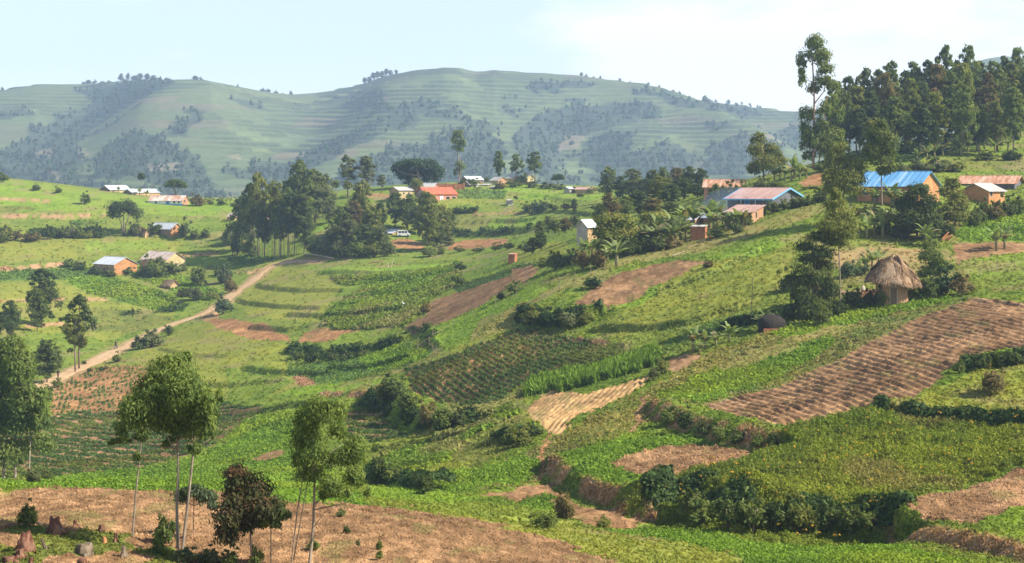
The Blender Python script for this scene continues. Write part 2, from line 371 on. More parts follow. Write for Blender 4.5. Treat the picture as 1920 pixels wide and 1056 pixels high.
# ---- banks: (polyline left to right in pixels, height m, half width m, kind)
BANKS = [
 ([(1028,868),(1060,895),(1110,922),(1160,938),(1225,945),(1245,935)], 1.55, 0.39, 'soil'),
 ([(1245,935),(1300,925),(1400,945),(1500,962),(1600,970),(1665,985)], 1.9, 0.99, 'weed'),
 ([(1665,985),(1760,1000),(1850,1020),(1940,1040),(2100,1070)], 0.81, 0.44, 'soil'),
 ([(1225,765),(1290,795),(1370,822),(1450,832)], 1.5, 0.55, 'soil'),
 ([(1645,770),(1720,782),(1800,792),(1990,805)], 0.50, 0.28, 'weed'),
 ([(1815,690),(1870,680),(2000,668)], 0.74, 0.44, 'weed'),
 ([(1815,562),(1870,566),(1990,580)], 0.37, 0.28, 'soil'),
 ([(975,592),(1010,600),(1060,602),(1115,588)], 1.7, 0.55, 'weed'),
 ([(690,745),(730,765),(780,792),(830,800),(880,790)], 1.9, 0.66, 'weed'),
 ([(930,828),(980,815),(1015,800)], 0.87, 0.55, 'weed'),
 ([(690,895),(740,900),(800,905),(830,898)], 0.74, 0.66, 'weed'),
 ([(545,655),(600,664),(660,662),(705,652),(745,638)], 1.36, 0.55, 'weed'),
 ([(745,634),(770,622),(800,622),(820,650)], 0.87, 0.44, 'weed'),
 ([(600,742),(660,742),(720,738)], 0.62, 0.44, 'soil'),
 ([(1080,632),(1130,640),(1165,650)], 0.56, 0.33, 'soil'),
 ([(-40,472),(60,470),(140,468),(200,462)], 1.3, .4, 'edge'), ([(-40,545),(60,546),(130,545),(220,550)], 1.1, .35, 'edge'), ([(120,600),(200,602),(270,598),(330,594)], 1.0, .35, 'edge'),
 ([(470,612),(540,618),(600,608)], 1.0, .3, 'edge'), ([(540,588),(620,594),(690,588),(750,580)], 1.0, .3, 'edge'), ([(600,512),(700,514),(790,508)], 1.0, .35, 'edge'), ([(460,690),(540,698),(620,696)], .9, .3, 'edge'),
 ([(440,775),(500,768),(560,756),(640,758)], .9, .3, 'edge'), ([(620,690),(700,684),(760,668)], .8, .25, 'edge'), ([(850,415),(930,414),(1000,412)], 1.1, .35, 'edge'), ([(1010,398),(1060,397),(1120,402)], 1.0, .35, 'edge'),
 ([(330,465),(400,458),(450,456)], 1.0, .35, 'edge'), ([(700,836),(770,822),(850,812)], .9, .3, 'edge'), ([(240,545),(300,552),(350,572)], .9, .3, 'edge'), ([(0,345),(80,358),(160,372),(260,384)], 1.0, .4, 'edge'),
 ([(1180,560),(1260,540),(1340,510),(1420,470)], .9, .3, 'edge'), ([(1120,612),(1200,616),(1290,606),(1380,575)], .9, .3, 'edge'),
 ([(440,560),(520,575),(600,580),(660,572)], .9, .3, 'none'),
 ([(280,690),(360,715),(440,722),(520,712)], .8, .3, 'none'),
 ([(300,655),(360,668),(430,668),(500,660)], .7, .3, 'none'),
 ([(480,535),(560,545),(640,545)], .9, .3, 'none'),
 ([(700,880),(760,862),(840,842),(900,818)], .6, .4, 'none'),
 ([(180,425),(260,440),(330,448),(400,445)], 1.2, .7, 'none'),
 ([(180,398),(260,408),(340,412),(420,408)], 1.2, .7, 'none'),
 ([(860,365),(940,362),(1020,368),(1080,378)], 1.0, .7, 'none'),
 ([(640,522),(700,526),(760,524),(840,512)], 0.9, 0.9, 'none'),
 ([(690,553),(740,552),(800,545)], 0.9, 0.8, 'none'),
 ([(690,497),(760,494),(850,490)], 0.7, 0.7, 'none'),
 ([(0,505),(60,500),(120,494)], 1.24, 0.99, 'soil'),
 ([(-60,405),(60,405),(120,407),(190,402)], 1.61, 1.21, 'soil'),
 ([(-60,440),(60,440),(130,436),(190,432)], 1.98, 1.43, 'weed'),
 ([(-60,372),(40,374),(90,378)], 1.24, 0.99, 'soil'),
 ([(-20,565),(60,562),(120,560),(200,560)], 0.81, 0.66, 'soil'),
 ([(-20,610),(60,612),(120,606)], 0.74, 0.66, 'soil'),
 ([(230,592),(290,588),(340,580)], 0.62, 0.88, 'weed'),
 ([(845,437),(900,437),(950,434),(1000,430)], 1.49, 0.77, 'weed'),
 ([(890,402),(940,401),(985,400)], 0.87, 0.55, 'soil'),
 ([(340,480),(400,475),(450,470)], 0.93, 0.99, 'soil'),
 ([(470,512),(500,500),(540,493),(585,492)], 0.99, 0.55, 'soil'),
 ([(375,596),(400,590),(430,575)], 0.74, 0.44, 'soil'),
 ([(1360,615),(1440,600),(1500,592)], 0.43, 0.33, 'weed'),
 ([(1130,865),(1180,870),(1240,868)], 0.00, 0.33, 'weed'),
]
DZ = np.zeros_like(GX); BSOIL = np.zeros_like(GX); BWEED = np.zeros_like(GX); BEDGE = np.zeros_like(GX)
wob = (fbm(GX / 3.1, GY / 3.1, 71, 2) - .5) * 1.0
for poly, h, hw, kind in BANKS:
    if h == 0: continue
    w = np.array([base_pt(u, v) for u, v in poly])
    Lf = 5.0 * h
    pad = 4 * Lf
    sel = (GX > w[:, 0].min() - pad) & (GX < w[:, 0].max() + pad) & (GY > w[:, 1].min() - pad) & (GY < w[:, 1].max() + pad)
    px = GX[sel]; py = GY[sel]
    best = np.full(px.shape, 1e9); sg = np.zeros_like(px); over = np.zeros_like(px)
    for i in range(len(w) - 1):
        d = w[i+1] - w[i]; l = np.hypot(*d); t0 = ((px - w[i, 0]) * d[0] + (py - w[i, 1]) * d[1]) / (l * l)
        t = np.clip(t0, 0, 1)
        ex = px - (w[i, 0] + t * d[0]); ey = py - (w[i, 1] + t * d[1])
        dist = np.hypot(ex, ey)
        s = np.sign(d[0] * (py - w[i, 1]) - d[1] * (px - w[i, 0]))
        ov = np.where((i == 0) & (t0 < 0), -t0 * l, 0) + np.where((i == len(w) - 2) & (t0 > 1), (t0 - 1) * l, 0)
        b = dist < best
        best = np.where(b, dist, best); sg = np.where(b, s, sg); over = np.where(b, ov, over)
    s = best * sg + wob[sel] * min(1, hw * 1.6)
    tp = np.exp(-(over / (1.2 * h + .5)) ** 2)
    DZ[sel] += 0.5 * h * np.tanh(s / hw) * np.exp(-np.abs(s) / Lf) * tp
    m = np.exp(-(s / (hw * 1.25)) ** 4) * tp * (.75 if kind == 'edge' else 1)
    if kind == 'edge': BEDGE[sel] = np.maximum(BEDGE[sel], m)
    elif kind != 'none': (BSOIL if kind == 'soil' else BWEED)[sel] = np.maximum((BSOIL if kind == 'soil' else BWEED)[sel], m)

# ---- what grows where (albedo), polygons in pixels laid on the survey
TYPES = {   # colour, second colour, bump height, cover kind, cover density
 'grass':   ((.185,.230,.034), (.125,.180,.028), .12, 'grass', 1.0),
 'grass_y': ((.250,.255,.042), (.190,.215,.036), .08, 'grass', .8),
 'grass_b': ((.205,.285,.034), (.160,.240,.030), .08, 'grass', 1.0),
 'olive':   ((.185,.190,.042), (.130,.150,.034), .14, 'grass', .8),
 'lush':    ((.155,.225,.028), (.100,.155,.022), .20, 'lush', 1.2),
 'bean':    ((.155,.235,.028), (.115,.185,.024), .08, 'bean', 1.6),
 'teal':    ((.112,.175,.038), (.088,.140,.034), .10, 'bean', 1.2),
 'potato':  ((.092,.140,.038), (.068,.108,.030), .10, 'potato', 1.6),
 'sparse':  ((.37,.205,.105), (.29,.155,.080), .08, 'potato', .5),
 'beansoil':((.19,.175,.055), (.135,.165,.042), .10, 'bean', .9),
 'weeds':   ((.185,.240,.032), (.130,.180,.028), .26, 'weeds', 1.5),
 'maize':   ((.150,.215,.032), (.110,.165,.028), .15, 'maize', 2.2),
 'soil_t':  ((.285,.162,.078), (.195,.110,.053), .10, None, 0),
 'soil_r':  ((.325,.185,.090), (.235,.130,.062), .10, None, 0),
 'soil_o':  ((.370,.190,.082), (.280,.142,.062), .08, None, 0),
 'soil_l':  ((.400,.250,.110), (.320,.195,.084), .06, None, 0),
 'soil_g':  ((.330,.230,.100), (.240,.200,.070), .10, 'grass', .35),
 'sand':    ((.270,.225,.075), (.215,.215,.055), .08, 'grass', .7),
 'dark':    ((.050,.080,.024), (.036,.058,.018), .25, 'lush', 1.0),
}
FIELDS = [
 # far left slope
 ('grass_b', [(-400,330),(0,334),(180,360),(300,372),(440,378),(440,410),(200,400),(-400,395)]),
 ('olive', [(-60,388),(50,386),(70,394),(0,400),(-60,402)]),
 ('grass', [(-400,395),(200,400),(210,432),(-400,440)]),
 ('teal', [(130,412),(200,408),(200,425),(140,424)]),
 ('grass_y', [(-400,445),(120,445),(260,440),(340,452),(330,470),(160,478),(100,490),(-400,498)]),
 ('grass_b', [(150,450),(300,450),(320,465),(170,474)]),
 ('teal', [(-400,508),(100,502),(190,505),(210,516),(120,525),(-400,530)]),
 ('bean', [(120,520),(200,516),(250,530),(330,560),(350,585),(290,582),(210,560),(140,540)]),
 ('bean', [(230,510),(340,495),(430,510),(440,545),(420,570),(360,560),(290,535)]),
 ('grass_y', [(-400,530),(120,532),(210,565),(330,590),(300,606),(200,640),(100,640),(-400,600)]),
 ('olive', [(160,575),(270,585),(330,600),(250,625),(150,620)]),
 ('grass', [(0,620),(140,625),(215,645),(130,690),(0,700)]),
 ('teal', [(430,512),(470,505),(520,485),(460,478),(400,490)]),
 ('grass_b', [(310,482),(420,480),(440,500),(330,500)]),
 # central ridge
 ('grass_b', [(860,345),(1010,340),(1180,365),(1180,390),(1060,372),(860,375)]),
 ('teal', [(852,358),(900,352),(950,360),(945,373),(855,374)]),
 ('grass_y', [(700,372),(780,378),(870,372),(985,375),(975,392),(840,392),(740,380)]),
 ('grass', [(840,384),(1000,378),(1100,385),(1130,410),(1000,402),(840,402)]),
 ('olive', [(838,402),(912,402),(915,428),(845,432)]),
 ('grass_b', [(912,402),(985,401),(1008,415),(1003,428),(915,430)]),
 ('grass', [(1000,390),(1180,388),(1180,440),(1020,430)]),
 ('soil_o', [(728,462),(735,450),(760,447),(790,455),(800,466),(770,468)]),
 ('soil_o', [(838,468),(850,452),(900,445),(952,446),(950,458),(900,466)]),
 ('grass_b', [(580,418),(640,412),(650,432),(590,435)]),
 ('grass_y', [(960,470),(1010,458),(1060,452),(1070,470),(1000,490),(960,488)]),
 ('soil_l', [(655,362),(700,362),(740,366),(735,371),(690,370)]),
 # valley floor, middle
 ('soil_l', [(372,592),(400,574),(414,588),(406,604),(384,604)]), ('soil_o', [(505,512),(520,498),(545,493),(600,491),(590,499),(548,504),(520,514)]), ('soil_o', [(436,530),(470,512),(476,517),(448,550),(438,548)]),
 ('grass', [(300,500),(520,495),(960,480),(980,500),(860,540),(790,575),(750,615),(640,620),(540,640),(420,600),(440,560)]),
 ('grass_y', [(440,560),(520,500),(600,500),(640,540),(600,600),(540,600),(470,590)]),
 ('lush', [(600,600),(650,560),(700,530),(860,505),(860,535),(800,565),(790,590),(760,612),(640,622)]),
 ('lush', [(620,520),(760,515),(860,495),(862,505),(780,530),(640,535)]),
 ('grass_b', [(570,500),(700,500),(840,492),(850,500),(700,512),(580,512)]),
 ('grass_y', [(245,665),(300,640),(370,606),(400,605),(480,632),(545,652),(560,690),(560,725),(520,740),(400,752),(330,720),(280,700)]),
 ('grass', [(420,690),(520,690),(545,720),(500,745),(430,750)]),
 ('soil_o', [(388,598),(430,597),(500,610),(540,625),(545,640),(470,634),(405,614)]),
 ('soil_o', [(556,645),(570,622),(600,613),(650,620),(690,622),(640,640),(600,648)]),
 ('grass_b', [(640,628),(700,618),(755,610),(745,630),(700,648),(620,652)]),
 ('teal', [(535,668),(600,670),(700,662),(760,640),(810,660),(760,688),(720,706),(600,722),(540,702)]),
 ('bean', [(660,668),(740,645),(800,655),(800,668),(740,690),(690,690)]),
 ('sparse', [(545,700),(575,700),(590,720),(560,724)]),
 ('grass_b', [(520,740),(560,726),(700,710),(722,706),(716,726),(640,738),(560,745)]),
 ('soil_t', [(745,630),(762,612),(800,592),(805,568),(860,546),(960,508),(1012,503),(990,525),(930,556),(870,592),(800,620)]),
 ('potato', [(850,540),(900,522),(980,496),(1010,495),(1000,503),(900,535),(855,548)]),
 ('soil_r', [(960,505),(1000,498),(1010,508),(985,530),(958,520)]),
 ('grass_b', [(800,640),(810,618),(870,595),(940,560),(1000,530),(1030,540),(960,585),(900,620),(840,655)]),
 ('sand', [(900,600),(1000,560),(1080,520),(1180,478),(1300,450),(1290,462),(1160,500),(1060,545),(960,600),(880,640)]),
 ('grass_y', [(830,668),(870,640),(930,615),(970,600),(975,612),(900,640),(850,664),(790,690),(740,700),(700,705),(760,690)]),
 ('prow', [(762,690),(830,668),(900,642),(965,612),(1010,608),(1080,628),(1140,648),(1205,660),(1185,674),(1100,692),(1030,708),(980,728),(940,760),(880,772),(830,764),(770,745)]),
 ('maize', [(985,745),(1000,722),(1100,698),(1180,672),(1232,655),(1238,680),(1200,697),(1090,727),(1040,737)]),
 ('grass_y', [(760,800),(860,800),(900,780),(960,765),(1000,770),(1000,800),(950,848),(890,872),(790,890),(700,875),(690,850)]),
 ('lush', [(690,875),(760,830),(860,800),(960,765),(975,775),(900,812),(840,870),(760,890)]),
 ('olive', [(830,860),(870,820),(940,790),(985,782),(995,800),(950,848),(890,872)]),
 ('dpot', [(640,762),(700,752),(770,812),(700,828),(650,805)]),
 ('grass_b', [(690,905),(780,900),(830,915),(900,930),(850,955),(740,945),(690,930)]),
 # left valley floor
 ('sprow', [(95,715),(150,697),(200,686),(262,683),(290,700),(262,735),(235,768),(160,775),(95,780)]),
 ('dpot', [(92,778),(215,770),(300,775),(420,755),(490,768),(440,800),(400,832),(300,868),(200,884),(120,892),(-300,895),(-300,780)]),
 ('bean', [(-300,895),(60,905),(120,893),(230,880),(330,868),(420,832),(450,795),(480,776),(560,765),(600,768),(600,850),(660,900),(700,960),(420,925),(330,919),(120,914),(-300,925)]),
 ('soil_r', [(472,858),(500,843),(542,840),(536,851),(484,863)]),
 # right slope
 ('grass', [(1090,620),(1140,585),(1320,500),(1500,420),(1560,440),(1540,500),(1450,560),(1420,600),(1300,640),(1235,658),(1140,650)]),
 ('grass_b', [(1150,560),(1320,490),(1520,410),(1560,400),(1560,430),(1350,500),(1280,530),(1180,580)]),
 ('grass_y', [(1300,500),(1440,470),(1500,450),(1480,520),(1420,570),(1300,600),(1150,630),(1110,610),(1200,570)]),
 ('sand', [(1200,470),(1300,452),(1420,420),(1500,390),(1560,380),(1540,400),(1420,440),(1300,476),(1200,492)]),
 ('soil_t', [(1070,578),(1115,542),(1160,512),(1250,490),(1325,492),(1280,517),(1200,556),(1140,584),(1100,580)]),
 ('teal', [(1230,655),(1300,612),(1390,590),(1480,585),(1420,615),(1330,640),(1250,670)]),
 ('soil_r', [(1250,672),(1290,666),(1330,664),(1318,682),(1260,700),(1245,694)]),
 ('beansoil', [(785,892),(900,875),(1000,840),(1050,805),(1100,782),(1230,722),(1330,662),(1440,622),(1600,592),(1760,562),(1815,560),(1700,612),(1570,682),(1440,742),(1320,772),(1240,762),(1190,792),(1120,852),(1040,865),(1000,888),(880,912),(800,912)]),
 ('bean', [(785,892),(900,875),(980,850),(1010,860),(985,885),(880,912),(800,912)]),
 ('bean', [(1230,740),(1340,690),(1460,640),(1560,620),(1560,650),(1440,720),(1320,768),(1240,758)]),
 ('bean', [(1440,622),(1560,590),(1680,572),(1790,556),(1780,566),(1600,606),(1480,640)]),
 ('sand', [(1340,690),(1420,655),(1500,628),(1600,604),(1620,612),(1500,650),(1400,690)]),
 ('curv', [(985,768),(1030,734),(1110,736),(1180,713),(1224,704),(1212,722),(1160,748),(1090,778),(1050,802),(1030,808),(1002,788)]),
 ('soil_o', [(1005,885),(1012,855),(1025,808),(1032,808),(1020,860),(1014,886)]),
 ('soil_r', [(1180,798),(1195,770),(1206,745),(1214,745),(1205,775),(1192,800)]),
 ('bigrow', [(1318,772),(1440,735),(1560,680),(1700,607),(1790,568),(1835,558),(1925,570),(2040,600),(2040,650),(1880,657),(1800,682),(1730,742),(1640,772),(1560,792),(1500,822),(1450,818),(1390,802)]),
 ('bean', [(1035,862),(1120,820),(1210,795),(1300,812),(1330,828),(1250,850),(1170,900),(1220,935),(1170,936),(1100,905)]),
 ('soil_t', [(1140,880),(1200,852),(1290,826),(1400,836),(1425,852),(1390,866),(1310,887),(1250,907),(1212,917),(1170,902)]),
 ('curv2', [(895,918),(960,905),(1030,885),(1050,905),(1100,932),(1225,953),(1180,967),(1100,972),(1060,962),(1040,932),(960,927)]),
 ('bean', [(970,930),(1030,910),(1045,930),(1040,945),(980,940)]),
 ('weeds', [(1245,935),(1300,890),(1400,868),(1450,838),(1500,822),(1600,780),(1680,768),(2100,806),(2100,868),(1900,882),(1850,906),(1750,950),(1680,972),(1640,1000),(1500,1000),(1350,965)]),
 ('grass_y', [(1640,768),(1740,742),(1830,692),(1925,668),(2100,660),(2100,800),(1800,787)]),
 ('soil_r', [(1672,972),(1800,936),(1900,892),(2100,850),(2100,930),(1900,962),(1845,992),(1750,985)]),
 ('grass_b', [(1845,992),(1900,962),(2100,930),(2100,1050),(1940,1030)]),
 ('bean', [(1120,982),(1200,967),(1260,952),(1330,967),(1450,1002),(1640,1007),(1800,1037),(1930,1070),(2100,1120),(1400,1120),(1350,1042),(1250,1002)]),
 ('grass_y', [(800,955),(950,945),(1060,970),(1120,985),(1250,1003),(1390,1050),(1440,1120),(1190,1120),(1080,1022),(950,988)]),
 ('grass', [(690,935),(800,940),(960,930),(1060,960),(1000,975),(800,955),(690,945)]),
 # upper right
 ('soil_r', [(1784,462),(1800,456),(1865,455),(1925,455),(1925,472),(1840,482),(1790,492)]),
 ('bean', [(1785,440),(1830,405),(1920,385),(2100,380),(2100,452),(1800,452)]),
 ('grass_b', [(1800,492),(1920,472),(2100,462),(2100,512),(1820,524)]),
 ('grass', [(1830,530),(1880,518),(2100,508),(2100,570),(1920,568),(1830,558)]),
 ('soil_g', [(1560,470),(1650,462),(1780,470),(1780,500),(1700,520),(1560,500)]),
 ('soil_o', [(1498,345),(1530,322),(1545,325),(1540,350),(1510,352)]),
 ('olive', [(1660,330),(1740,300),(1920,290),(1920,315),(1780,322),(1700,335)]),
 ('dark', [(1540,300),(1700,305),(1780,285),(1920,245),(1920,225),(1600,270)]),
 # foreground shoulder
 ('soil_t', [(-400,985),(-100,955),(0,928),(60,916),(200,914),(330,919),(420,924),(540,938),(700,944),(800,956),(900,974),(1000,1000),(1080,1025),(1160,1058),(1260,1120),(-400,1200)]),
 ('soil_l', [(-60,935),(0,918),(14,928),(24,936),(0,944),(-60,955)]),
]
YMAX = {'fg': 95}
# furrowed types: (soil type, two points along a ridge, ridge-to-ridge pixel step over n ridges, height m, plant type on the ridge)
ROWS = {
 'prow':   ('soil_o', (890,690), (960,727), (870,660), (845,752), 9, .26, 'potato'),
 'bigrow': ('soil_r', (1600,652), (1765,697), (1560,690), (1590,780), 8, .17, None),
 'curv':   ('soil_l', (1120,742), (1085,770), (1040,770), (1180,725), 9, .16, None),
 'curv2':  ('soil_t', (1120,940), (1180,962), (1060,925), (1130,965), 5, .14, None),
 'dpot':   ('soil_r', (200,830), (300,832), (200,800), (202,860), 7, .16, 'potato'),
 'sprow':  ('soil_o', (180,720), (182,760), (130,740), (230,740), 11, .06, 'sparse'),
}
ROWLIST = {k: v for k, v in ROWS.items()}
TN = list(TYPES); TI = {k: i for i, k in enumerate(TN)}

def inside(px, py, poly):
    c = np.zeros(px.shape, bool); n = len(poly); j = n - 1
    for i in range(n):
        xi, yi = poly[i]; xj, yj = poly[j]
        if yi != yj:
            c ^= ((yi > py) != (yj > py)) & (px < (xj - xi) * (py - yi) / (yj - yi) + xi)
        j = i
    return c

TY = np.full(GX.shape, TI['grass'], np.int16)
ROWK = np.zeros(GX.shape, np.int8)
jit = np.clip(160.0 / GY, .3, 2.5)
JU = GU + ((fbm(GX / 2.2, GY / 2.2, 3, 2) - .5) * 16 + (fbm(GX / .5, GY / .5, 4, 1) - .5) * 6) * jit
JV = BV + ((fbm(GX / 2.2, GY / 2.2, 8, 2) - .5) * 9 + (fbm(GX / .5, GY / .5, 9, 1) - .5) * 4) * jit
NB = len(FIELDS)
for k, (t, poly) in enumerate(FIELDS):
    fg = k >= NB - 2
    p = np.array(poly, float)
    s = (GU > p[:, 0].min() - 40) & (GU < p[:, 0].max() + 40) & (BV > p[:, 1].min() - 30) & (BV < p[:, 1].max() + 30) & VIS
    s &= (GY < 95) if fg else (GY > 60)
    ii = np.nonzero(s)
    m = inside(JU[ii], JV[ii], poly)
    jj = (ii[0][m], ii[1][m])
    if t in ROWS:
        TY[jj] = TI[ROWS[t][0]]; ROWK[jj] = list(ROWS).index(t) + 1
    else:
        TY[jj] = TI[t]; ROWK[jj] = 0

# grassy patches among the stumps (lower left of the shoulder)
stz = (GY < 62) & (GU < 330) & (fbm(GX / 1.6, GY / 2.2, 61, 3) > .50) & (BV > 985 + (GU - 100) * .12)
TY[stz] = TI['olive']
earth = (GY < 62) & (GU < 330) & ~stz & (BV > 975 + (GU - 100) * .12)
TY[earth] = TI['soil_r']

PH = np.zeros_like(GX); WT = np.zeros_like(GX)        # ridge phase and weight
for k, (nm, (soil, a, b, c, d, cnt, h, plant)) in enumerate(ROWS.items()):
    A_, B_, C_, D_ = base_pt(*a), base_pt(*b), base_pt(*c), base_pt(*d)
    dr = (B_ - A_) / np.linalg.norm(B_ - A_); nr = np.array([-dr[1], dr[0]])
    sp = abs((D_ - C_) @ nr) / cnt
    m = ROWK == k + 1
    x = GX[m]; y = GY[m]
    ph = (x * nr[0] + y * nr[1]) / sp + (fbm(x / 5, y / 5, 20 + k, 2) - .5) * (1.1 if nm not in ('bigrow', 'prow') else (.5 if nm == 'bigrow' else .42))
    br = .55 + .90 * fbm(x / 1.6, y / 1.6, 40 + k, 2)
    w = .5 + .5 * np.cos(2 * np.pi * ph); w = np.where(ROWK[m] > 0, w ** 1.25, w)
    if plant is None:
        br = br * (.62 + .38 * sm(.34, .46, fbm(x / 2.4, y / 2.4, 60 + k, 2))) * 1.25
        DZ[m] += .11 * (vn(x / .28, y / .28, 62) - .5) + .09 * (fbm(x / .6, y / .6, 63, 2) - .5)
    DZ[m] += h * br * (w - .5)
    PH[m] = w
    print('rows', nm, 'spacing %.2f' % sp)
    if plant == 'potato':
        thr = .47 if nm == 'prow' else .22
        gap = fbm(x / 1.0, y / 1.0, 50 + k, 2) + .5 * fbm(x / 7, y / 7, 55 + k, 2)
        pm = (w > thr) & (gap > (.40 if nm == 'prow' else .46))
        t_ = TY[m]; t_[pm] = TI['potato']; TY[m] = t_
    elif plant == 'sparse':
        gap = fbm(x / .8, y / 1.5, 50 + k, 2)
        pm = (w > .4) & (gap > .52); t_ = TY[m]; t_[pm] = TI['potato']; TY[m] = t_

# relief of the plant cover and clods
amp = np.array([TYPES[k][2] for k in TN])[TY]
f1 = np.clip(200 / GY, 0, 1) ** .5
DZ += amp * (2.0 * (fbm(GX / 1.1, GY / 1.1, 91, 2) - .5) * np.clip(1.6 - GY / 260, 0, 1) + 1.8 * (fbm(GX / 4.0, GY / 4.0, 95, 2) - .5) + 1.3 * (vn(GX / .42, GY / .42, 98) - .5) * np.clip(1.3 - GY / 130, 0, 1))
DZ += BWEED * .6 * (fbm(GX / 1.4, GY / 1.4, 99, 2))
# the path runs on ground trodden even
PATH = [(60,745),(85,722),(115,706),(145,692),(175,680),(210,662),(240,648),(270,632),(300,617),(330,606),(355,598),(380,590),(398,580),(412,572),(428,560),(442,546),(462,535),(480,522),(494,510),(508,500),(525,494),(545,491),(570,490),(602,490)]
pw = np.array([np.r_[base_pt(u, v)] for u, v in PATH])
PD = np.full(GX.shape, 1e9)
for i in range(len(pw) - 1):
    d = pw[i+1] - pw[i]; tt = np.clip(((GX - pw[i, 0]) * d[0] + (GY - pw[i, 1]) * d[1]) / (d @ d), 0, 1)
    PD = np.minimum(PD, np.hypot(GX - pw[i, 0] - tt * d[0], GY - pw[i, 1] - tt * d[1]))
DZ *= sm(1.6, 5.0, PD)
GZ = BZ + DZ
PV = VH - GZ * F / GY
print('terrain', GX.size)

# colours
c1 = np.array([TYPES[k][0] for k in TN])[TY]; c2 = np.array([TYPES[k][1] for k in TN])[TY]
nse = .55 * fbm(GX / 3.5, GY / 5, 31, 3) + .45 * fbm(GX / .8, GY / 1.0, 35, 2)
mixf = sm(.41, .59, nse)[..., None]
CC = c1 * (1 - mixf) + c2 * mixf
big = sm(.35, .7, fbm(GX / 22, GY / 30, 37, 3))[..., None]
isb = np.isin(TY, [TI[k] for k in ('bean', 'teal', 'lush', 'beansoil', 'potato', 'weeds')])[..., None]
CC = np.where(isb, CC * (.78 + .44 * fbm(GX / 5, GY / 7, 68, 3))[..., None] * np.array((1.0, 1, 1)) + isb * np.array((.05, .03, .0)) * sm(.5, .75, fbm(GX / 9, GY / 12, 69, 2))[..., None], CC)
isg = np.isin(TY, [TI[k] for k in ('grass', 'grass_y', 'grass_b', 'olive', 'weeds', 'lush')])[..., None]
CC = np.where(isg, CC * (1 - .30 * big) + np.array((.215, .205, .05)) * .30 * big, CC)
dryp = (sm(.60, .74, fbm(GX / 6, GY / 9, 39, 3)) * .55)[..., None] * isg
CC = CC * (1 - dryp) + np.array((.26, .20, .09)) * dryp
soilb = (np.array((.40, .235, .125)) * (.75 + .5 * fbm(GX / .9, GY / .9, 44, 2))[..., None])
sb = (BSOIL * sm(.30, .46, fbm(GX / 2.0, GY / 2.0, 45, 2)))[..., None]
CC = CC * (1 - sb) + soilb * sb
BWEED *= sm(.36, .52, fbm(GX / 2.6, GY / 2.6, 46, 2))
eb = (BEDGE * .75 * sm(.22, .5, fbm(GX / 3, GY / 3, 49, 2)))[..., None]
CC = CC * (1 - eb) + np.array((.085, .120, .030)) * eb
wb = (BWEED * .9)[..., None]
CC = CC * (1 - wb) + np.array((.060, .092, .026)) * wb

pb = (sm(3.6, 1.6, PD + (fbm(GX / 1.5, GY / 1.5, 47, 2) - .5) * 2.6) * .9)[..., None]
CC = CC * (1 - pb) + np.array((.40, .26, .13)) * (.8 + .4 * fbm(GX / 2, GY / 2, 48, 2))[..., None] * pb
# damp and dry mottling of the dug fields, weeds coming up in them
iss = np.isin(TY, [TI[k] for k in ('soil_t', 'soil_r', 'soil_o', 'soil_l')])[..., None]
CC = np.where(iss, CC * (.68 + .64 * fbm(GX / 7, GY / 7, 64, 3))[..., None], CC)
CC = np.where(iss, CC * (.80 + .40 * sm(.25, .75, vn(GX / .30, GY / 1.1, 66)))[..., None], CC)
wd = (sm(.64, .76, fbm(GX / 1.3, GY / 4.0, 67, 3)) * .4)[..., None] * iss
CC = CC * (1 - wd) + np.array((.15, .15, .045)) * wd
idx = np.arange(NY * NU).reshape(NY, NU)
faces = np.stack([idx[:-1, :-1], idx[:-1, 1:], idx[1:, 1:], idx[1:, :-1]], -1).reshape(-1, 4)
tv = np.stack([GX, GY, GZ], -1).reshape(-1, 3)
terrain = link('terrain', mesh_np('terrain', tv, faces, M['ground'], CC.reshape(-1, 3), smooth=True))
tag(terrain, 'rolling farmland of small terraced fields', kind='structure')

# ---- lookups on the finished ground
def ground_z(u, y):
    a = np.interp(u, gu, np.arange(NU)); b = np.interp(y, gy, np.arange(NY))
    i = int(min(a, NU-2)); j = int(min(b, NY-2)); fa = a-i; fb = b-j
    return float((GZ[j, i]*(1-fa) + GZ[j, i+1]*fa)*(1-fb) + (GZ[j+1, i]*(1-fa) + GZ[j+1, i+1]*fa)*fb)
def gz(x, y): return ground_z(960 + x * F / y, y)
def at(u, v=None, Y=None):
    """ground point under pixel (u, v), or at column u and distance Y"""
    y = hit_in(PV, u, v) if Y is None else Y
    x = (u - 960) / F * y
    return Vector((x, y, ground_z(u, y)))
def ptat(u, v, Y):
    return Vector(((u - 960) / F * Y, Y, -(v - VH) / F * Y))

# ---- the dirt path: a ribbon 4 cm above the ground
seg = np.r_[0, np.cumsum(np.hypot(*np.diff(pw, axis=0).T))]
ss = np.arange(0, seg[-1], .7)
ppx = np.interp(ss, seg, pw[:, 0]); ppy = np.interp(ss, seg, pw[:, 1])
ker = np.ones(9) / 9
ppx = np.convolve(np.pad(ppx, 4, 'edge'), ker, 'valid'); ppy = np.convolve(np.pad(ppy, 4, 'edge'), ker, 'valid')
tx = np.gradient(ppx); ty = np.gradient(ppy); tl = np.hypot(tx, ty); tx /= tl; ty /= tl
wid = 1.5 + 1.1 * (vn(ss / 7, ss * 0, 5) - .4)
wid = wid * np.interp(ss / ss[-1], [0, .3, .8, 1], [1.15, 1.1, .9, .6])
NA = 9
pv = []
for k in range(NA):
    o = (k / (NA - 1) * 2 - 1)
    e = wid * o + (vn(ss / 1.7, ss * 0 + k, 6) - .5) * .9 * (abs(o) > .9)
    x = ppx - ty * e; y = ppy + tx * e
    z = np.array([gz(a, b) for a, b in zip(x, y)])
    pv.append(np.stack([x, y, z + .10 - .07 * (abs(o) > .9)], 1))
pv = np.stack(pv, 1)
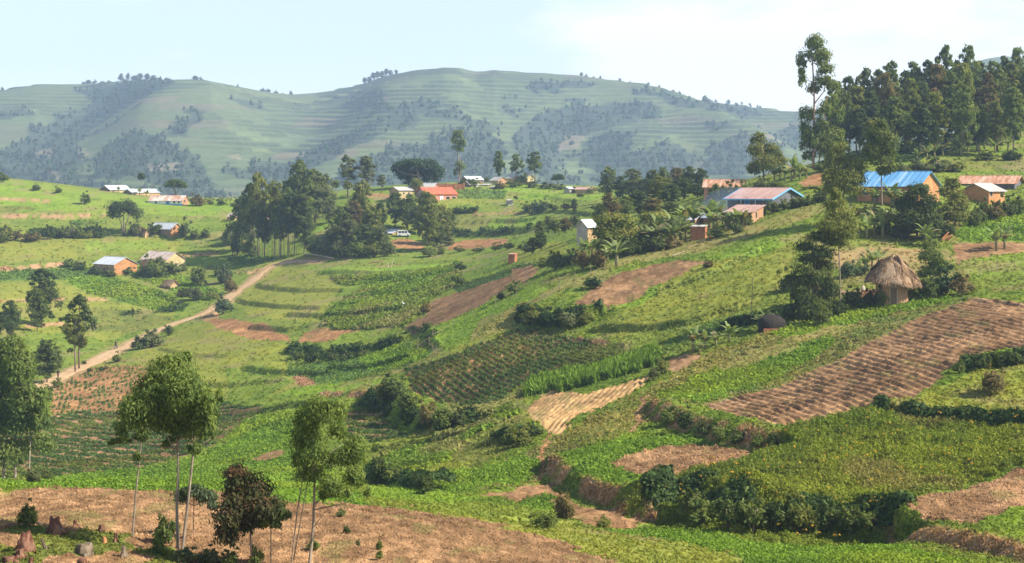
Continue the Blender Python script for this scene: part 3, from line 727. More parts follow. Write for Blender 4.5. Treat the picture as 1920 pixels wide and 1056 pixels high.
pi = np.arange(len(ss) * NA).reshape(len(ss), NA)
pf = np.stack([pi[:-1, :-1], pi[1:, :-1], pi[1:, 1:], pi[:-1, 1:]], -1).reshape(-1, 4)[:, ::-1]
tag(link('path', mesh_np('path', pv.reshape(-1, 3), pf, M['path'], smooth=True)), 'pale dirt path winding along the valley', kind='structure')
# ------------------------------------------------------------------ far mountain: one sheet, terraced, beyond the hidden valley
hu = np.arange(-800, 2820, 5.0)
SKYL = np.array([(-800,195),(-300,182),(0,172),(60,162),(160,158),(260,150),(320,157),(400,164),(480,174),(545,178),(590,176),(640,168),(680,160),(720,147),(770,140),(830,135),(862,134),(893,139),(925,135),(965,136),(1020,139),(1085,147),(1130,157),(1180,166),(1240,176),(1300,186),(1360,195),(1420,204),(1490,213),(1560,205),(1650,180),(1750,140),(1850,110),(1885,105),(1920,110),(2000,122),(2820,165)], float)
YR = 2350.0; Y0 = 1080.0
hy = np.concatenate([np.linspace(Y0, 1250, 12)[:-1], np.linspace(1250, YR, 300), np.linspace(YR + 8, 2750, 30)])
HU, HY = np.meshgrid(hu, hy)
HX = (HU - 960) / F * HY
ridge = YR + 90 * (fbm(HU / 330, HU * 0, 12, 2) - .5)
skyv = np.interp(HU, SKYL[:, 0], SKYL[:, 1])
ztop = -(skyv - VH) / F * ridge
t = np.clip((HY - 1180) / (ridge - 1180), 0, 1)
prof = .55 * t + .45 * sm(0, 1, t)
prof = prof - .04 * np.sin(t * np.pi) 
over_ = np.clip((HY - ridge) / 400, 0, 1)
HZ = -38 + (ztop + 38) * prof
def hpt(u, v, Z):
    # first crossing along the column
    c = VH - Z * F / HY
    i = int(np.clip(round((u - hu[0]) / 5.0), 0, len(hu) - 1))
    m = np.minimum.accumulate(c[:, i]); j = int(np.argmax(m <= v))
    if m[-1] > v: j = int(np.argmin(m))
    return np.array([HX[j, i], HY[j, i]])
env = np.sin(np.clip(t, 0, 1) * np.pi) ** .7
HB = HZ.copy()
SPURS = [([(318,157),(250,215),(170,270),(60,320)], 20, 90), ([(240,160),(160,225),(90,290),(20,350)], -22, 70),
         ([(640,172),(600,240),(540,320),(500,370)], -16, 70), ([(720,150),(700,230),(640,330)], 10, 90),
         ([(862,138),(800,230),(700,310)], 14, 90), ([(1000,150),(980,230),(960,330)], -12, 90),
         ([(1110,155),(1230,200),(1330,235),(1430,275)], 26, 70), ([(1240,180),(1340,205),(1450,240),(1500,280)], -16, 60),
         ([(400,170),(420,250),(400,340)], 14, 120), ([(820,330),(780,250),(790,200)], -10, 50), ([(1180,330),(1110,260),(1080,210)], -14, 60),
         ([(1350,340),(1300,290),(1270,250)], -10, 60)]
for poly, h, wd in SPURS:
    w = np.array([hpt(u, v, HB) for u, v in poly])
    best = np.full(HX.shape, 1e9)
    for i in range(len(w) - 1):
        d = w[i+1] - w[i]; l2 = d @ d + 1e-6
        tt = np.clip(((HX - w[i, 0]) * d[0] + (HY - w[i, 1]) * d[1]) / l2, 0, 1)
        best = np.minimum(best, np.hypot(HX - w[i, 0] - tt * d[0], (HY - w[i, 1] - tt * d[1]) * .7))
    HZ += h * np.exp(-(best / wd) ** 2) * env
rdg = 1 - np.abs(2 * fbm((HX + .25 * HY) / 260, HY / 900, 14, 3) - 1)
HZ += (rdg - .6) * 30 * env + (fbm(HX / 90, HY / 120, 18, 2) - .5) * 9 * env
HZ = np.where(over_ > 0, (ztop) * (1 - over_ ** 2) - 45 * over_ ** 2, HZ)
HPV = VH - HZ * F / HY
# terraces: level treads and short risers, a little irregular
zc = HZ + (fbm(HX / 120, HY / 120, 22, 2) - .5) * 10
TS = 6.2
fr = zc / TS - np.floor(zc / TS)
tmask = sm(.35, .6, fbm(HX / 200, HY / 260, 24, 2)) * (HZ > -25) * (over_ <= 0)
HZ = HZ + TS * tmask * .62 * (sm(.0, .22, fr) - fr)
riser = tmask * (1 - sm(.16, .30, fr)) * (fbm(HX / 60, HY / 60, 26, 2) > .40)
# fields
cellx = np.floor(HX / 70 + 1.5 * fbm(HX / 150, HY / 150, 27, 2)); celly = np.floor(zc / TS / 2)
pr = hash2(cellx, celly, 3)
g = np.stack([np.interp(pr, [0, .4, .8, .93, 1], [.125, .105, .150, .13, .22]), np.interp(pr, [0, .4, .8, .93, 1], [.150, .135, .170, .115, .155]), np.interp(pr, [0, .4, .8, .93, 1], [.060, .055, .060, .07, .10])], -1)
g2 = np.array((.128, .158, .084))
mixg = (.35 + .4 * fbm(HX / 80, HY / 90, 29, 2))[..., None]
HC = g * mixg + g2 * (1 - mixg)
HC = HC * (.85 + .3 * fbm(HX / 14, HY / 20, 33, 3))[..., None]
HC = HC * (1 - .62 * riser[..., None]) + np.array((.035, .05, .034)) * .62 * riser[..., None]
HFOREST = [
 [(140,165),(180,156),(260,150),(322,155),(300,172),(230,205),(170,240),(120,262),(95,262),(140,225),(185,190)],
 [(-60,330),(0,300),(50,250),(100,225),(165,215),(185,232),(140,265),(150,300),(140,350),(100,348),(60,360),(-60,370)],
 [(200,275),(250,245),(300,252),(340,270),(390,310),(408,345),(360,365),(300,345),(240,330),(165,340),(190,300)],
 [(640,200),(690,172),(722,175),(705,200),(660,208)], [(715,215),(745,195),(785,186),(805,205),(790,230),(748,247),(718,240)],
 [(480,320),(560,300),(600,275),(640,250),(700,243),(722,250),(690,264),(640,280),(590,320),(520,345)],
 [(600,345),(680,300),(730,285),(800,275),(850,250),(905,245),(935,262),(935,330),(880,345),(760,350)],
 [(985,240),(1010,212),(1050,200),(1080,186),(1110,206),(1150,196),(1200,190),(1245,213),(1215,224),(1150,237),(1080,262),(1065,290),(1035,335),(985,318),(950,282)],
 [(990,168),(1040,152),(1130,160),(1100,167),(1040,174),(1000,180)],
 [(1185,170),(1260,178),(1330,193),(1425,214),(1410,224),(1320,206),(1240,190)],
 [(1310,300),(1340,268),(1390,260),(1450,260),(1480,275),(1450,305),(1380,335),(1320,330)], [(1180,300),(1230,272),(1265,272),(1300,302),(1270,340),(1190,335)],
 [(60,360),(100,340),(200,345),(420,355),(440,385),(60,385)], [(1090,280),(1140,250),(1190,255),(1170,330),(1110,335)], [(1460,245),(1490,235),(1510,260),(1480,275)],
]
HF = np.zeros_like(HX)
JX = HU + (fbm(HX / 30, HY / 40, 41, 3) - .5) * 46; JY = HPV + (fbm(HX / 30, HY / 40, 45, 3) - .5) * 30
for poly in HFOREST: HF = np.maximum(HF, inside(JX, JY, poly) * (over_ < .02))
scat = (fbm(HX / 40, HY / 60, 51, 3) > .66) & (HPV > 185)
HF = np.maximum(HF, scat * .8)
HC = HC * (1 - .78 * HF[..., None]) + np.array((.046, .064, .050)) * .78 * HF[..., None]
BARE = [[(72,288),(95,270),(98,280),(80,300)], [(92,325),(110,330),(140,352),(132,354)], [(270,305),(320,300),(345,306),(335,316),(280,318)], [(420,290),(450,285),(450,292)], [(130,285),(155,280),(158,296),(140,298)], [(1050,255),(1085,250),(1080,285),(1040,300)]]
for poly in BARE:
    bm = inside(JX, JY, poly)[..., None] * .34
    HC = HC * (1 - bm) + np.array((.42, .30, .20)) * bm
hi = np.arange(HX.size).reshape(HX.shape)
hf = np.stack([hi[:-1, :-1], hi[:-1, 1:], hi[1:, 1:], hi[1:, :-1]], -1).reshape(-1, 4)
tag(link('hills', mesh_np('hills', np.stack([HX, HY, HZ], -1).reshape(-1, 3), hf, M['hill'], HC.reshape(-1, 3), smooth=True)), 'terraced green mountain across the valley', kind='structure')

# ------------------------------------------------------------------ leaf quads
def quads(c, nrm, axis, l, w):
    """diamond leaves: centre, normal, axis (any), length, width"""
    nrm = nrm / (np.linalg.norm(nrm, axis=1, keepdims=True) + 1e-9)
    a = axis - (axis * nrm).sum(1, keepdims=True) * nrm
    a = a / (np.linalg.norm(a, axis=1, keepdims=True) + 1e-9)
    b = np.cross(nrm, a)
    l = l[:, None] / 2; w = w[:, None] / 2
    v = np.stack([c - a * l, c + b * w - a * l * .15, c + a * l, c - b * w - a * l * .15], 1)
    return v.reshape(-1, 3)
def leaf_mesh(name, c, nrm, axis, l, w, col, mat):
    v = quads(c, nrm, axis, l, w)
    f = np.arange(len(v)).reshape(-1, 4)
    return mesh_np(name, v, f, mat, np.repeat(col, 4, axis=0))
def rdir(n, r=None):
    r = r or rng
    d = r.normal(size=(n, 3)); return d / np.linalg.norm(d, axis=1, keepdims=True)

# woods on the mountain: too many to count, one object
w_ = (HF > .6) * np.abs(np.gradient(HPV, axis=0)) * (HPV < 392)
w_ = w_.ravel(); w_ /= w_.sum()
nT = 4800
pick = rng.choice(w_.size, nT, p=w_)
base = np.stack([HX.ravel()[pick], HY.ravel()[pick], HZ.ravel()[pick]], 1) + rng.normal(size=(nT, 3)) * (3, 2, .2)
K = 26
hgt = rng.uniform(3, 8.5, nT); wdt = hgt * rng.uniform(.45, .8, nT)
tcol = np.stack([rng.uniform(.042, .078, nT), rng.uniform(.062, .10, nT), rng.uniform(.044, .064, nT)], 1)
d = rdir(nT * K)
c = np.repeat(base, K, 0) + d * np.stack([np.repeat(wdt, K) * .5, np.repeat(wdt, K) * .5, np.repeat(hgt, K) * .5], 1) * rng.uniform(.6, 1, (nT * K, 1))
c[:, 2] += np.repeat(hgt, K) * .48
sz = rng.uniform(1.4, 2.8, nT * K)
tag(link('woodland', leaf_mesh('woodland', c, d + rdir(nT * K) * .5 + (0, 0, .3), rdir(nT * K), sz, sz * .8, np.repeat(tcol, K, 0) * rng.uniform(.7, 1.3, (nT * K, 1)), M['leaf'])),
    'far woods in the folds of the mountain', 'woodland', kind='stuff')

# ------------------------------------------------------------------ plant cover of the fields: one object per kind
dv = np.abs(np.gradient(PV, axis=0)); du_ = np.gradient(gu)[None, :]
runp = np.minimum.accumulate(PV, axis=0); visp = (PV <= runp + 3.0) & (GU > -300) & (GU < 2250) & (PV < 1120) & (GY < 520) & (PD > 3.0)
DENS = np.array([TYPES[k][4] for k in TN])[TY]
def scatter(sel, count, wfun=None):
    w = dv * du_ * visp * DENS * sel
    if wfun is not None: w = w * wfun
    w = w.ravel(); s = w.sum()
    p = rng.choice(w.size, count, p=w / s)
    i, j = np.unravel_index(p, GX.shape)
    i = np.clip(i, 1, NY - 2); j = np.clip(j, 1, NU - 2)
    fa = rng.uniform(-.5, .5, count); fb = rng.uniform(-.5, .5, count)
    i2 = i + np.sign(fb).astype(int); j2 = j + np.sign(fa).astype(int); fa = np.abs(fa)[:, None]; fb = np.abs(fb)[:, None]
    G = np.stack([GX, GY, GZ], -1)
    pos = G[i, j] + (G[i, j2] - G[i, j]) * fa + (G[i2, j] - G[i, j]) * fb
    return pos, CC[i, j], (i, j)
def kindmask(kind): return np.isin(TY, [TI[k] for k in TN if TYPES[k][3] == kind])
def cover(name, label, kind, count, K, size, hgt, spread, flat, aspect, cvar, tint=(1, 1, 1), mat='crop', sel=None, wfun=None, ygrow=.55, upl=0.2, color=None):
    pos, col, ij = scatter(kindmask(kind) if sel is None else sel, count, wfun)
    sc = (np.clip(pos[:, 1], 50, 400) / 120.0) ** ygrow
    tv_ = rng.uniform(.75, 1.25, count)
    pc = col * np.array(tint) * (1 + rng.normal(size=(count, 1)) * cvar) if color is None else np.array(color) * (1 + rng.normal(size=(count, 1)) * cvar)
    N = count * K
    h = hgt * np.repeat(sc * tv_, K) * rng.uniform(.15, 1, N)
    a = rng.uniform(0, 2 * np.pi, N); rr = spread * np.repeat(sc * tv_, K) * np.sqrt(rng.uniform(0, 1, N)) * (.35 + .65 * rng.uniform(0, 1, N))
    c = np.repeat(pos, K, 0) + np.stack([np.cos(a) * rr, np.sin(a) * rr, h * (1 - .3 * rr / (spread * np.repeat(sc * tv_, K) + 1e-6)) + upl * 0], 1)
    nr = np.stack([np.cos(a), np.sin(a), np.full(N, flat)], 1) + rdir(N) * .55
    ax = np.stack([np.cos(a), np.sin(a), np.full(N, .25 if flat > .5 else 1.6)], 1) + rdir(N) * .3
    s = size * np.repeat(sc * tv_, K) * rng.uniform(.7, 1.3, N)
    cc = np.clip(np.repeat(pc, K, 0) * rng.uniform(.8, 1.2, (N, 1)), .01, .8)
    o = link(name, leaf_mesh(name, c, nr, ax, s, s * aspect, cc, M[mat]))
    return tag(o, label, 'crop' if 'crop' in name or 'maize' in name else 'grass', kind='stuff')
cover('grass', 'short pasture grass on the slopes and banks', 'grass', 56000, 5, .26, .11, .24, 1.2, .36, .10, (1.06, 1.04, 1.0), 'grass', ygrow=.75, wfun=np.clip(1.6 - GY / 230, .22, 1))
cover('lush_grass', 'tall lush green growth on the valley floor and banks', 'lush', 20000, 6, .34, .32, .30, 1.0, .5, .13, (1.05, 1.05, 1), 'crop')
cover('bean_crop', 'low bright green bean crop in the fields', 'bean', 42000, 6, .17, .16, .20, 1.1, .8, .12, (1.12, 1.10, 1), ygrow=.8)
cover('potato_crop', 'dark green potato plants in rows', 'potato', 26000, 7, .14, .16, .11, 1.0, .75, .14, (1.1, 1.1, 1.05), ygrow=.6)
cover('tall_weeds', 'tall yellow green weeds on the fallow slope', 'weeds', 30000, 8, .17, .42, .18, .8, .42, .15, (1.15, 1.1, 1), 'crop')
cover('maize_crop', 'narrow strip of tall bright green maize', 'maize', 1700, 10, .60, .85, .26, .35, .20, .12, (1.1, 1.15, 1), 'crop', ygrow=.3)
cover('bank_weeds', 'dark weeds hanging over the field banks', 'grass', 9000, 9, .28, .5, .45, .8, .6, .30, (1, 1, 1), 'crop', sel=(BWEED > .25), wfun=3 + 0 * GX, color=(.065, .105, .028))
cover('yellow_flowers', 'yellow and orange flower heads among the weeds', 'weeds', 170, 4, .16, .1, .2, 1, .8, .1, (1, 1, 1), 'crop', color=(.45, .27, .03))
for o_ in ('yellow_flowers',):
    me_ = bpy.data.objects[o_].data
    co = np.empty(len(me_.vertices) * 3, np.float32); me_.vertices.foreach_get('co', co); co = co.reshape(-1, 3); co[:, 2] += .75; me_.vertices.foreach_set('co', co.ravel()); bpy.data.objects[o_]['category'] = 'flowers'
bpy.data.objects['bank_weeds']['category'] = 'weeds'; bpy.data.objects['tall_weeds']['category'] = 'weeds'
# clods of the dug fields, straw-coloured lumps
pos, col, ij = scatter((np.isin(TY, [TI['soil_t'], TI['soil_r'], TI['soil_o']])) & (GY < 130), 9000, 1.0 / np.maximum(DENS, 1e9) * 1e9 + 1) if False else (None, None, None)
dm = DENS.copy(); DENS[:] = 1
pos, col, ij = scatter(np.isin(TY, [TI['soil_t'], TI['soil_r'], TI['soil_o'], TI['soil_l']]) & (GY < 150) & ((ROWK == 0) | (vn(GX * 9, GY * 9, 5) > .78)), 36000)
nC = len(pos); sc = (pos[:, 1] / 75) ** .9
oct_ = np.array([(1,0,0),(0,1,0),(-1,0,0),(0,-1,0),(0,0,1)], float)
r_ = .042 * np.where(ROWK[ij] > 0, .7, 1) * sc * rng.uniform(.5, 1.7, nC)
vv = pos[:, None, :] + oct_[None] * r_[:, None, None] * np.stack([rng.uniform(.6, 1.7, nC), rng.uniform(.6, 1.5, nC), rng.uniform(.7, 1.9, nC)], 1)[:, None, :] * rng.uniform(.6, 1.3, (nC, 5, 1))
ff = np.array([(0,1,4),(1,2,4),(2,3,4),(3,0,4)])[None] + (np.arange(nC) * 5)[:, None, None]
M['clod'] = ground_mat('soil_clods', bump=.3)
ccol = np.clip(col * rng.uniform(.6, 1.4, (nC, 1)), .02, .6)
tag(link('soil_clods', mesh_np('soil_clods', vv.reshape(-1, 3), ff.reshape(-1, 3), M['clod'], np.repeat(ccol, 5, 0))), 'loose clods of dug earth on the bare fields', 'soil clods', kind='stuff')
DENS[:] = dm
# ------------------------------------------------------------------ trees and other plants
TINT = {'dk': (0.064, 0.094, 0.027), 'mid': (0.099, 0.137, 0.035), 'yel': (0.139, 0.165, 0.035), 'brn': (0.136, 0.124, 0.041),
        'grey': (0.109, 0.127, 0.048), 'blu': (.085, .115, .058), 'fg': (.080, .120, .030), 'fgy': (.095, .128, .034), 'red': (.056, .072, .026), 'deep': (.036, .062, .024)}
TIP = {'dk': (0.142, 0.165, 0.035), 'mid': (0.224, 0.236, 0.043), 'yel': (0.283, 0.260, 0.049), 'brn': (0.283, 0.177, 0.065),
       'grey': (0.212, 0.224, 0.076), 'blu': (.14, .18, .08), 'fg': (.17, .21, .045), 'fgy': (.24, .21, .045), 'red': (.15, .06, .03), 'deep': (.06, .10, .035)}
def crown_mesh(lobes, n, leaf, tint, r, droop=.9, asp=.42, tips=.35, dens=.30, mat='leaf', low=-.55):
    """lobes (k,6): centre and radii"""
    lobes = np.asarray(lobes, float); k = len(lobes)
    wgt = (lobes[:, 3] * lobes[:, 5]) ** .9; cnt = np.maximum(8, (n * wgt / wgt.sum()).astype(int))
    C = []; N = []; T = []
    zmax = (lobes[:, 2] + lobes[:, 5]).max(); zmin = (lobes[:, 2] - lobes[:, 5]).min()
    for i in range(k):
        ns = max(9, int(cnt[i] / 26)); d = rdir(ns * 2, r); d = d[d[:, 2] > low][:ns]; ns = len(d)
        sc_ = lobes[i, :3] + d * lobes[i, 3:] * r.uniform(.55, .95, (ns, 1))
        pk = r.integers(0, ns, cnt[i])
        p = sc_[pk] + r.normal(size=(cnt[i], 3)) * lobes[i, 3:] * dens * np.array((.75, .75, .62))
        C.append(p); nn = (p - lobes[i, :3]) / lobes[i, 3:]; N.append(nn / (np.linalg.norm(nn, axis=1, keepdims=True) + 1e-6))
        T.append((r.uniform(size=ns) ** 1.5)[pk])
    C = np.concatenate(C); N = np.concatenate(N); T = np.concatenate(T); m = len(C)
    nr = N * .75 + rdir(m, r) * .65 + np.array((0, 0, .35))
    ax = rdir(m, r) * .6 + np.array((0, 0, -droop))
    l = leaf * r.uniform(.65, 1.35, m)
    base = np.array(TINT[tint]); tip = np.array(TIP[tint])
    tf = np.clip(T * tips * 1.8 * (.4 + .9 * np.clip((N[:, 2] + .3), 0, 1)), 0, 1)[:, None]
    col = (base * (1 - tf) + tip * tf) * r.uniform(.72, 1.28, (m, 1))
    return leaf_mesh('crown', C, nr, ax, l, l * asp, np.clip(col, .008, .5), M[mat])
def trunk_mesh(stems, mat='bark', n=6):
    m = MB()
    for pts, r0, r1 in stems:
        k = len(pts); m.tube(pts, [r0 + (r1 - r0) * i / (k - 1) for i in range(k)], n)
    return m.mesh('trunk', M[mat], True)

CACHE = {}
def unit_tree(kind, seed, tint):
    key = (kind, seed, tint)
    if key in CACHE: return CACHE[key]
    r = np.random.default_rng(hash2(np.array(seed), np.array(len(kind)), 7).item() * 1e6 .__int__() if False else seed * 131 + sum(map(ord, kind)))
    lobes = []; stems = []; n = 3600; leaf = .050; droop = .9; asp = .42; dens = .30; low = -.55; tips = .4
    lean = r.normal(size=2) * .015
    if kind in ('euc', 'euc_tall', 'euc_thin', 'euc_bare'):
        w0 = {'euc_bare': .40, 'euc': .44, 'euc_tall': .32, 'euc_thin': .36}[kind]; cb = {'euc_bare': .36, 'euc': .14, 'euc_tall': .26, 'euc_thin': .36}[kind]
        nl = {'euc_bare': 17, 'euc': 21, 'euc_tall': 19, 'euc_thin': 9}[kind]; n = {'euc_bare': 4600, 'euc': 5600, 'euc_tall': 5200, 'euc_thin': 2600}[kind]; leaf = .046; dens = .21
        for i in range(nl):
            z = cb + (1 - cb) * ((i + .5) / nl) ** .92
            f = (z - cb) / (1 - cb)
            rad = w0 / 2 * (min(1, .55 + 1.5 * f) if f < .3 else (1.06 - .10 * f) * max(.0, 1 - ((f - .3) / .74) ** 2.6) ** .62 + .12)
            a = i * 2.4 + r.uniform(-.5, .5); q = rad * r.uniform(.30, .62)
            rr = max(rad * r.uniform(.44, .70), w0 * .14)
            lobes.append((q * math.cos(a), q * math.sin(a), z - .03, rr, rr, max(.05, rr * r.uniform(.75, 1.1))))
        lobes.append((lean[0], lean[1], .94, w0 * .22, w0 * .22, .065))
        if kind == 'euc_bare': stems += [([(dx_, dy_, -.02), (dx_ * 1.3, dy_ * 1.2, .3), (dx_ * 1.6, dy_ * 1.4, .62)], .0042, .002) for dx_, dy_ in ((.07, .03), (-.06, .05), (.03, -.08), (-.04, -.06))]
        if kind == 'euc' and seed % 2: stems.append(([(.02, 0, 0), (.035, .01, cb + .2), (.05, .02, .75)], .011, .004))
        stems.append(([(0, 0, -.02), (.004, 0, cb), (lean[0] * .6, lean[1] * .6, .6), (lean[0], lean[1], .93)], .014, .003))
        for lb in lobes[::2]: stems.append(([(0, 0, max(lb[2] - .14, cb * .8)), (lb[0] * .6, lb[1] * .6, lb[2] - .04), (lb[0], lb[1], lb[2])], .006, .002))
    elif kind == 'round':
        w0 = .95; n = 4200; leaf = .055; droop = .3; asp = .55; tips = .3
        for i in range(17):
            d = rdir(1, r)[0]; d[2] = abs(d[2]) * 1.0 - .25
            lobes.append((d[0] * .27, d[1] * .27, .55 + d[2] * .27, .20 * r.uniform(.8, 1.15), .20, .17))
        for a in (0, 2.1, 4.2): stems.append(([(.015 * math.cos(a), .015 * math.sin(a), -.03), (.06 * math.cos(a), .06 * math.sin(a), .28), (.2 * math.cos(a), .2 * math.sin(a), .6)], .022, .008))
    elif kind == 'lollipop':
        w0 = .45; n = 1800; leaf = .07; droop = .3; asp = .6
        for i in range(8):
            d = rdir(1, r)[0]; lobes.append((d[0] * .11, d[1] * .11, .78 + d[2] * .1, .13, .13, .11))
        stems.append(([(0, 0, -.03), (.01, 0, .4), (0, 0, .75)], .016, .01))
    elif kind == 'shrub':
        w0 = 1.1; n = 1700; leaf = .12; droop = .1; asp = .5; low = -.2; dens = .36
        for i in range(9):
            a = r.uniform(0, 6.28); q = .32 * math.sqrt(r.uniform()); lobes.append((q * math.cos(a), q * math.sin(a), .12 + .42 * r.uniform() * (1 - q), .25, .25, .26 * r.uniform(.7, 1.2)))
        for i in range(5):
            a = r.uniform(0, 6.28); q = r.uniform(.1, .42); lobes.append((q * math.cos(a), q * math.sin(a), r.uniform(.6, .98) - q * .5, .09, .09, .13))
        for i in range(4):
            a = i * 1.6 + r.uniform(); stems.append(([(0, 0, -.06), (.18 * math.cos(a), .18 * math.sin(a), .55)], .025, .008))
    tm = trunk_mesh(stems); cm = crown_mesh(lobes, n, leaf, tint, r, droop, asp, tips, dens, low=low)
    CACHE[key] = (tm, cm, w0)
    return CACHE[key]
def place_tree(kind, u, vb, vt, wpx, tint='mid', label='', group=None, Y=None, name='eucalyptus_tree', cat='tree', seed=None):
    p = at(u, vb, Y) if vb is not None else at(u, None, Y)
    Yd = p.y; H = -(vt - VH) / F * Yd - p.z; Wd = wpx / F * Yd
    if seed is None: seed = random.randrange(6 if kind == 'shrub' else 4)
    tm, cm, w0 = unit_tree(kind, seed, tint)
    t = thing(name, label, cat, p, random.uniform(0, 6.28), group, (Wd / w0, Wd / w0, max(H, .4)))
    link('stem' if cat == 'shrub' else 'trunk', tm, t); link('foliage' if cat == 'shrub' else 'crown', cm, t)
    return t
def px_tree(name, label, base, Y, stems, lobes, n, leaf, tint, group=None, bark='bark', cat='tree', droop=.9, asp=.42, tips=.45, seed=1, dens=.30, depth=.9):
    """a tree measured in pixels at its own distance: lobes (u, v, ru, rv), stems [(points), r0, r1]"""
    n = int(n * 1.9)
    r = np.random.default_rng(seed)
    p = at(base[0], base[1], Y); Yd = p.y; s = Yd / F
    v0 = VH - p.z / s
    L_ = lambda u, v, y=0: ((u - base[0]) * s, y, (v0 - v) * s)
    lo = []
    mean_u = np.mean([l[0] for l in lobes]); hw = max(abs(l[0] - mean_u) + l[2] for l in lobes)
    for u, v, ru, rv in lobes:
        lim = max(0, hw - ru * .8) * (.75 if abs(u - mean_u) < hw * .5 else .4) * depth
        lo.append((*L_(u, v, r.uniform(-lim, lim) * s), ru * s * 1.02, max(ru, .5 * rv) * s, rv * s))
    st = []
    for pts, r0, r1 in stems:
        if pts[0][1] > base[1] - 12: pts = [(pts[0][0], pts[0][1] + 6)] + list(pts)
        y0 = r.uniform(-.2, .2); st.append(([L_(u, v, y0 + .06 * i) for i, (u, v) in enumerate(pts)], r0, r1))
    for lb in lo[::2]:
        q = st[0][0][min(len(st[0][0]) - 1, 2)]; ztop = st[0][0][-1][2]
        zz = min(lb[2] - .25 * abs(lb[0] - q[0]) - .2, ztop)
        k = np.interp(zz, [a[2] for a in st[0][0]], range(len(st[0][0]))); i = int(min(k, len(st[0][0]) - 2)); f = k - i
        a = Vector(st[0][0][i]).lerp(Vector(st[0][0][i + 1]), f); b = Vector(lb[:3])
        st.append(([a, a.lerp(b, .55) + Vector((0, 0, -.06 * (b - a).length)), b], stems[0][2] * .9 + .005, .006))
    t = thing(name, label, cat, p, 0, group)
    link('trunk', trunk_mesh(st, bark), t)
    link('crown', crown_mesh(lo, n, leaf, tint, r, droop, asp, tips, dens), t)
    return t

NTH = ['first', 'second', 'third', 'fourth', 'fifth', 'sixth', 'seventh', 'eighth', 'ninth', 'tenth', 'eleventh', 'twelfth', 'thirteenth', 'fourteenth', 'fifteenth', 'sixteenth', 'seventeenth', 'eighteenth', 'nineteenth', 'twentieth', 'twenty-first', 'twenty-second']
def row_trees(rows, text, group, **kw):
    """rows sorted left to right: (kind, u, vb, vt, w, tint, Y)"""
    rows = sorted(rows, key=lambda q: q[1])
    for i, q in enumerate(rows):
        place_tree(q[0], q[1], q[2], q[3], q[4], q[5], NTH[i] + ' ' + text, group, q[6], **kw)

# -- single trees that stand apart
px_tree('eucalyptus_tree', 'tall lopsided eucalyptus with hanging clumps beside the hilltop grove', (1525, 312), 287,
  [([(1525,312),(1526,240),(1527,180),(1524,120),(1520,88)], .28, .08), ([(1527,195),(1545,172),(1552,142)], .12, .05), ([(1527,182),(1512,162),(1507,140)], .10, .04), ([(1535,312),(1542,250),(1552,180)], .16, .05)],
  [(1525,84,18,18),(1531,106,24,17),(1547,112,12,17),(1503,114,9,18),(1502,146,8,22),(1546,132,17,15),(1541,152,19,13),(1556,166,12,14),(1514,216,14,20),(1541,206,14,18),(1506,240,8,13),(1512,268,13,20),(1541,246,17,26),(1547,280,17,20),(1520,292,13,12),(1562,190,12,16),(1570,220,12,18),(1560,255,12,18),(1528,165,12,14),(1530,268,14,18),(1562,285,16,20),(1575,260,12,16),(1512,250,12,16)], 7600, .55, 'mid', seed=3, bark='bark_red')
px_tree('eucalyptus_tree', 'broad dark eucalyptus standing at the left of the banana patch', (1432, 338), 300, [([(1432,340),(1432,300),(1428,262)], .25, .08)],
  [(1424,260,14,13),(1417,283,14,16),(1446,284,20,18),(1430,310,24,20),(1461,302,14,18),(1412,318,12,14)], 3600, .5, 'yel', seed=4)
px_tree('eucalyptus_tree', 'bushy eucalyptus with reddish tips between the blue trimmed house and blue roof', (1582, 424), None, [([(1582,424),(1582,360),(1580,290)], .22, .06), ([(1592,424),(1596,370)], .14, .08)],
  [(1582,281,16,16),(1568,300,22,18),(1601,309,21,20),(1558,331,19,20),(1585,335,28,22),(1611,337,14,18),(1570,356,28,14),(1551,352,10,14),(1596,358,20,12)], 5200, .36, 'yel', seed=5)
px_tree('eucalyptus_tree', 'leafy green tree with thin trunk in front of the blue roof', (1654, 378), 219, [([(1654,380),(1653,330),(1652,250)], .14, .05)],
  [(1652,238,13,14),(1645,256,20,17),(1664,266,19,18),(1640,280,21,18),(1667,290,18,16),(1650,303,24,13),(1656,322,13,12),(1670,317,10,12)], 4600, .36, 'mid', seed=6)
px_tree('eucalyptus_tree', 'conical eucalyptus on one slim bare stem left of the thatched hut', (1577, 582), None, [([(1577,582),(1575,500),(1572,420),(1570,362)], .10, .04)],
  [(1570,362,10,13),(1568,384,19,16),(1576,404,27,17),(1562,424,30,17),(1591,421,15,16),(1549,441,19,13),(1586,441,19,14),(1570,456,22,11)], 5200, .30, 'yel', seed=7)
px_tree('eucalyptus_tree', 'dark many limbed tree over the shrubs at the hut garden edge', (1528, 590), None, [([(1534,592),(1528,520),(1530,458)], .12, .05), ([(1520,592),(1526,530),(1515,470)], .09, .04)],
  [(1530,446,20,13),(1514,466,20,13),(1541,476,21,17),(1520,490,24,13),(1546,500,22,13),(1530,521,28,17),(1500,530,24,15),(1550,541,20,19),(1511,561,22,17),(1481,526,13,11),(1536,574,24,16),(1500,505,16,10)], 5600, .30, 'dk', seed=8)
px_tree('fig_tree', 'huge spreading dark tree behind the red roofed house', (785, 350), 512, [([(785,352),(785,330),(780,312)], .7, .3)],
  [(754,312,17,12),(775,308,19,11),(800,310,19,12),(818,323,15,13),(759,329,16,13),(786,325,24,13),(806,335,18,9),(768,341,12,8),(742,318,8,8)], 4200, .75, 'deep', seed=9, droop=.3, asp=.6, tips=.2)
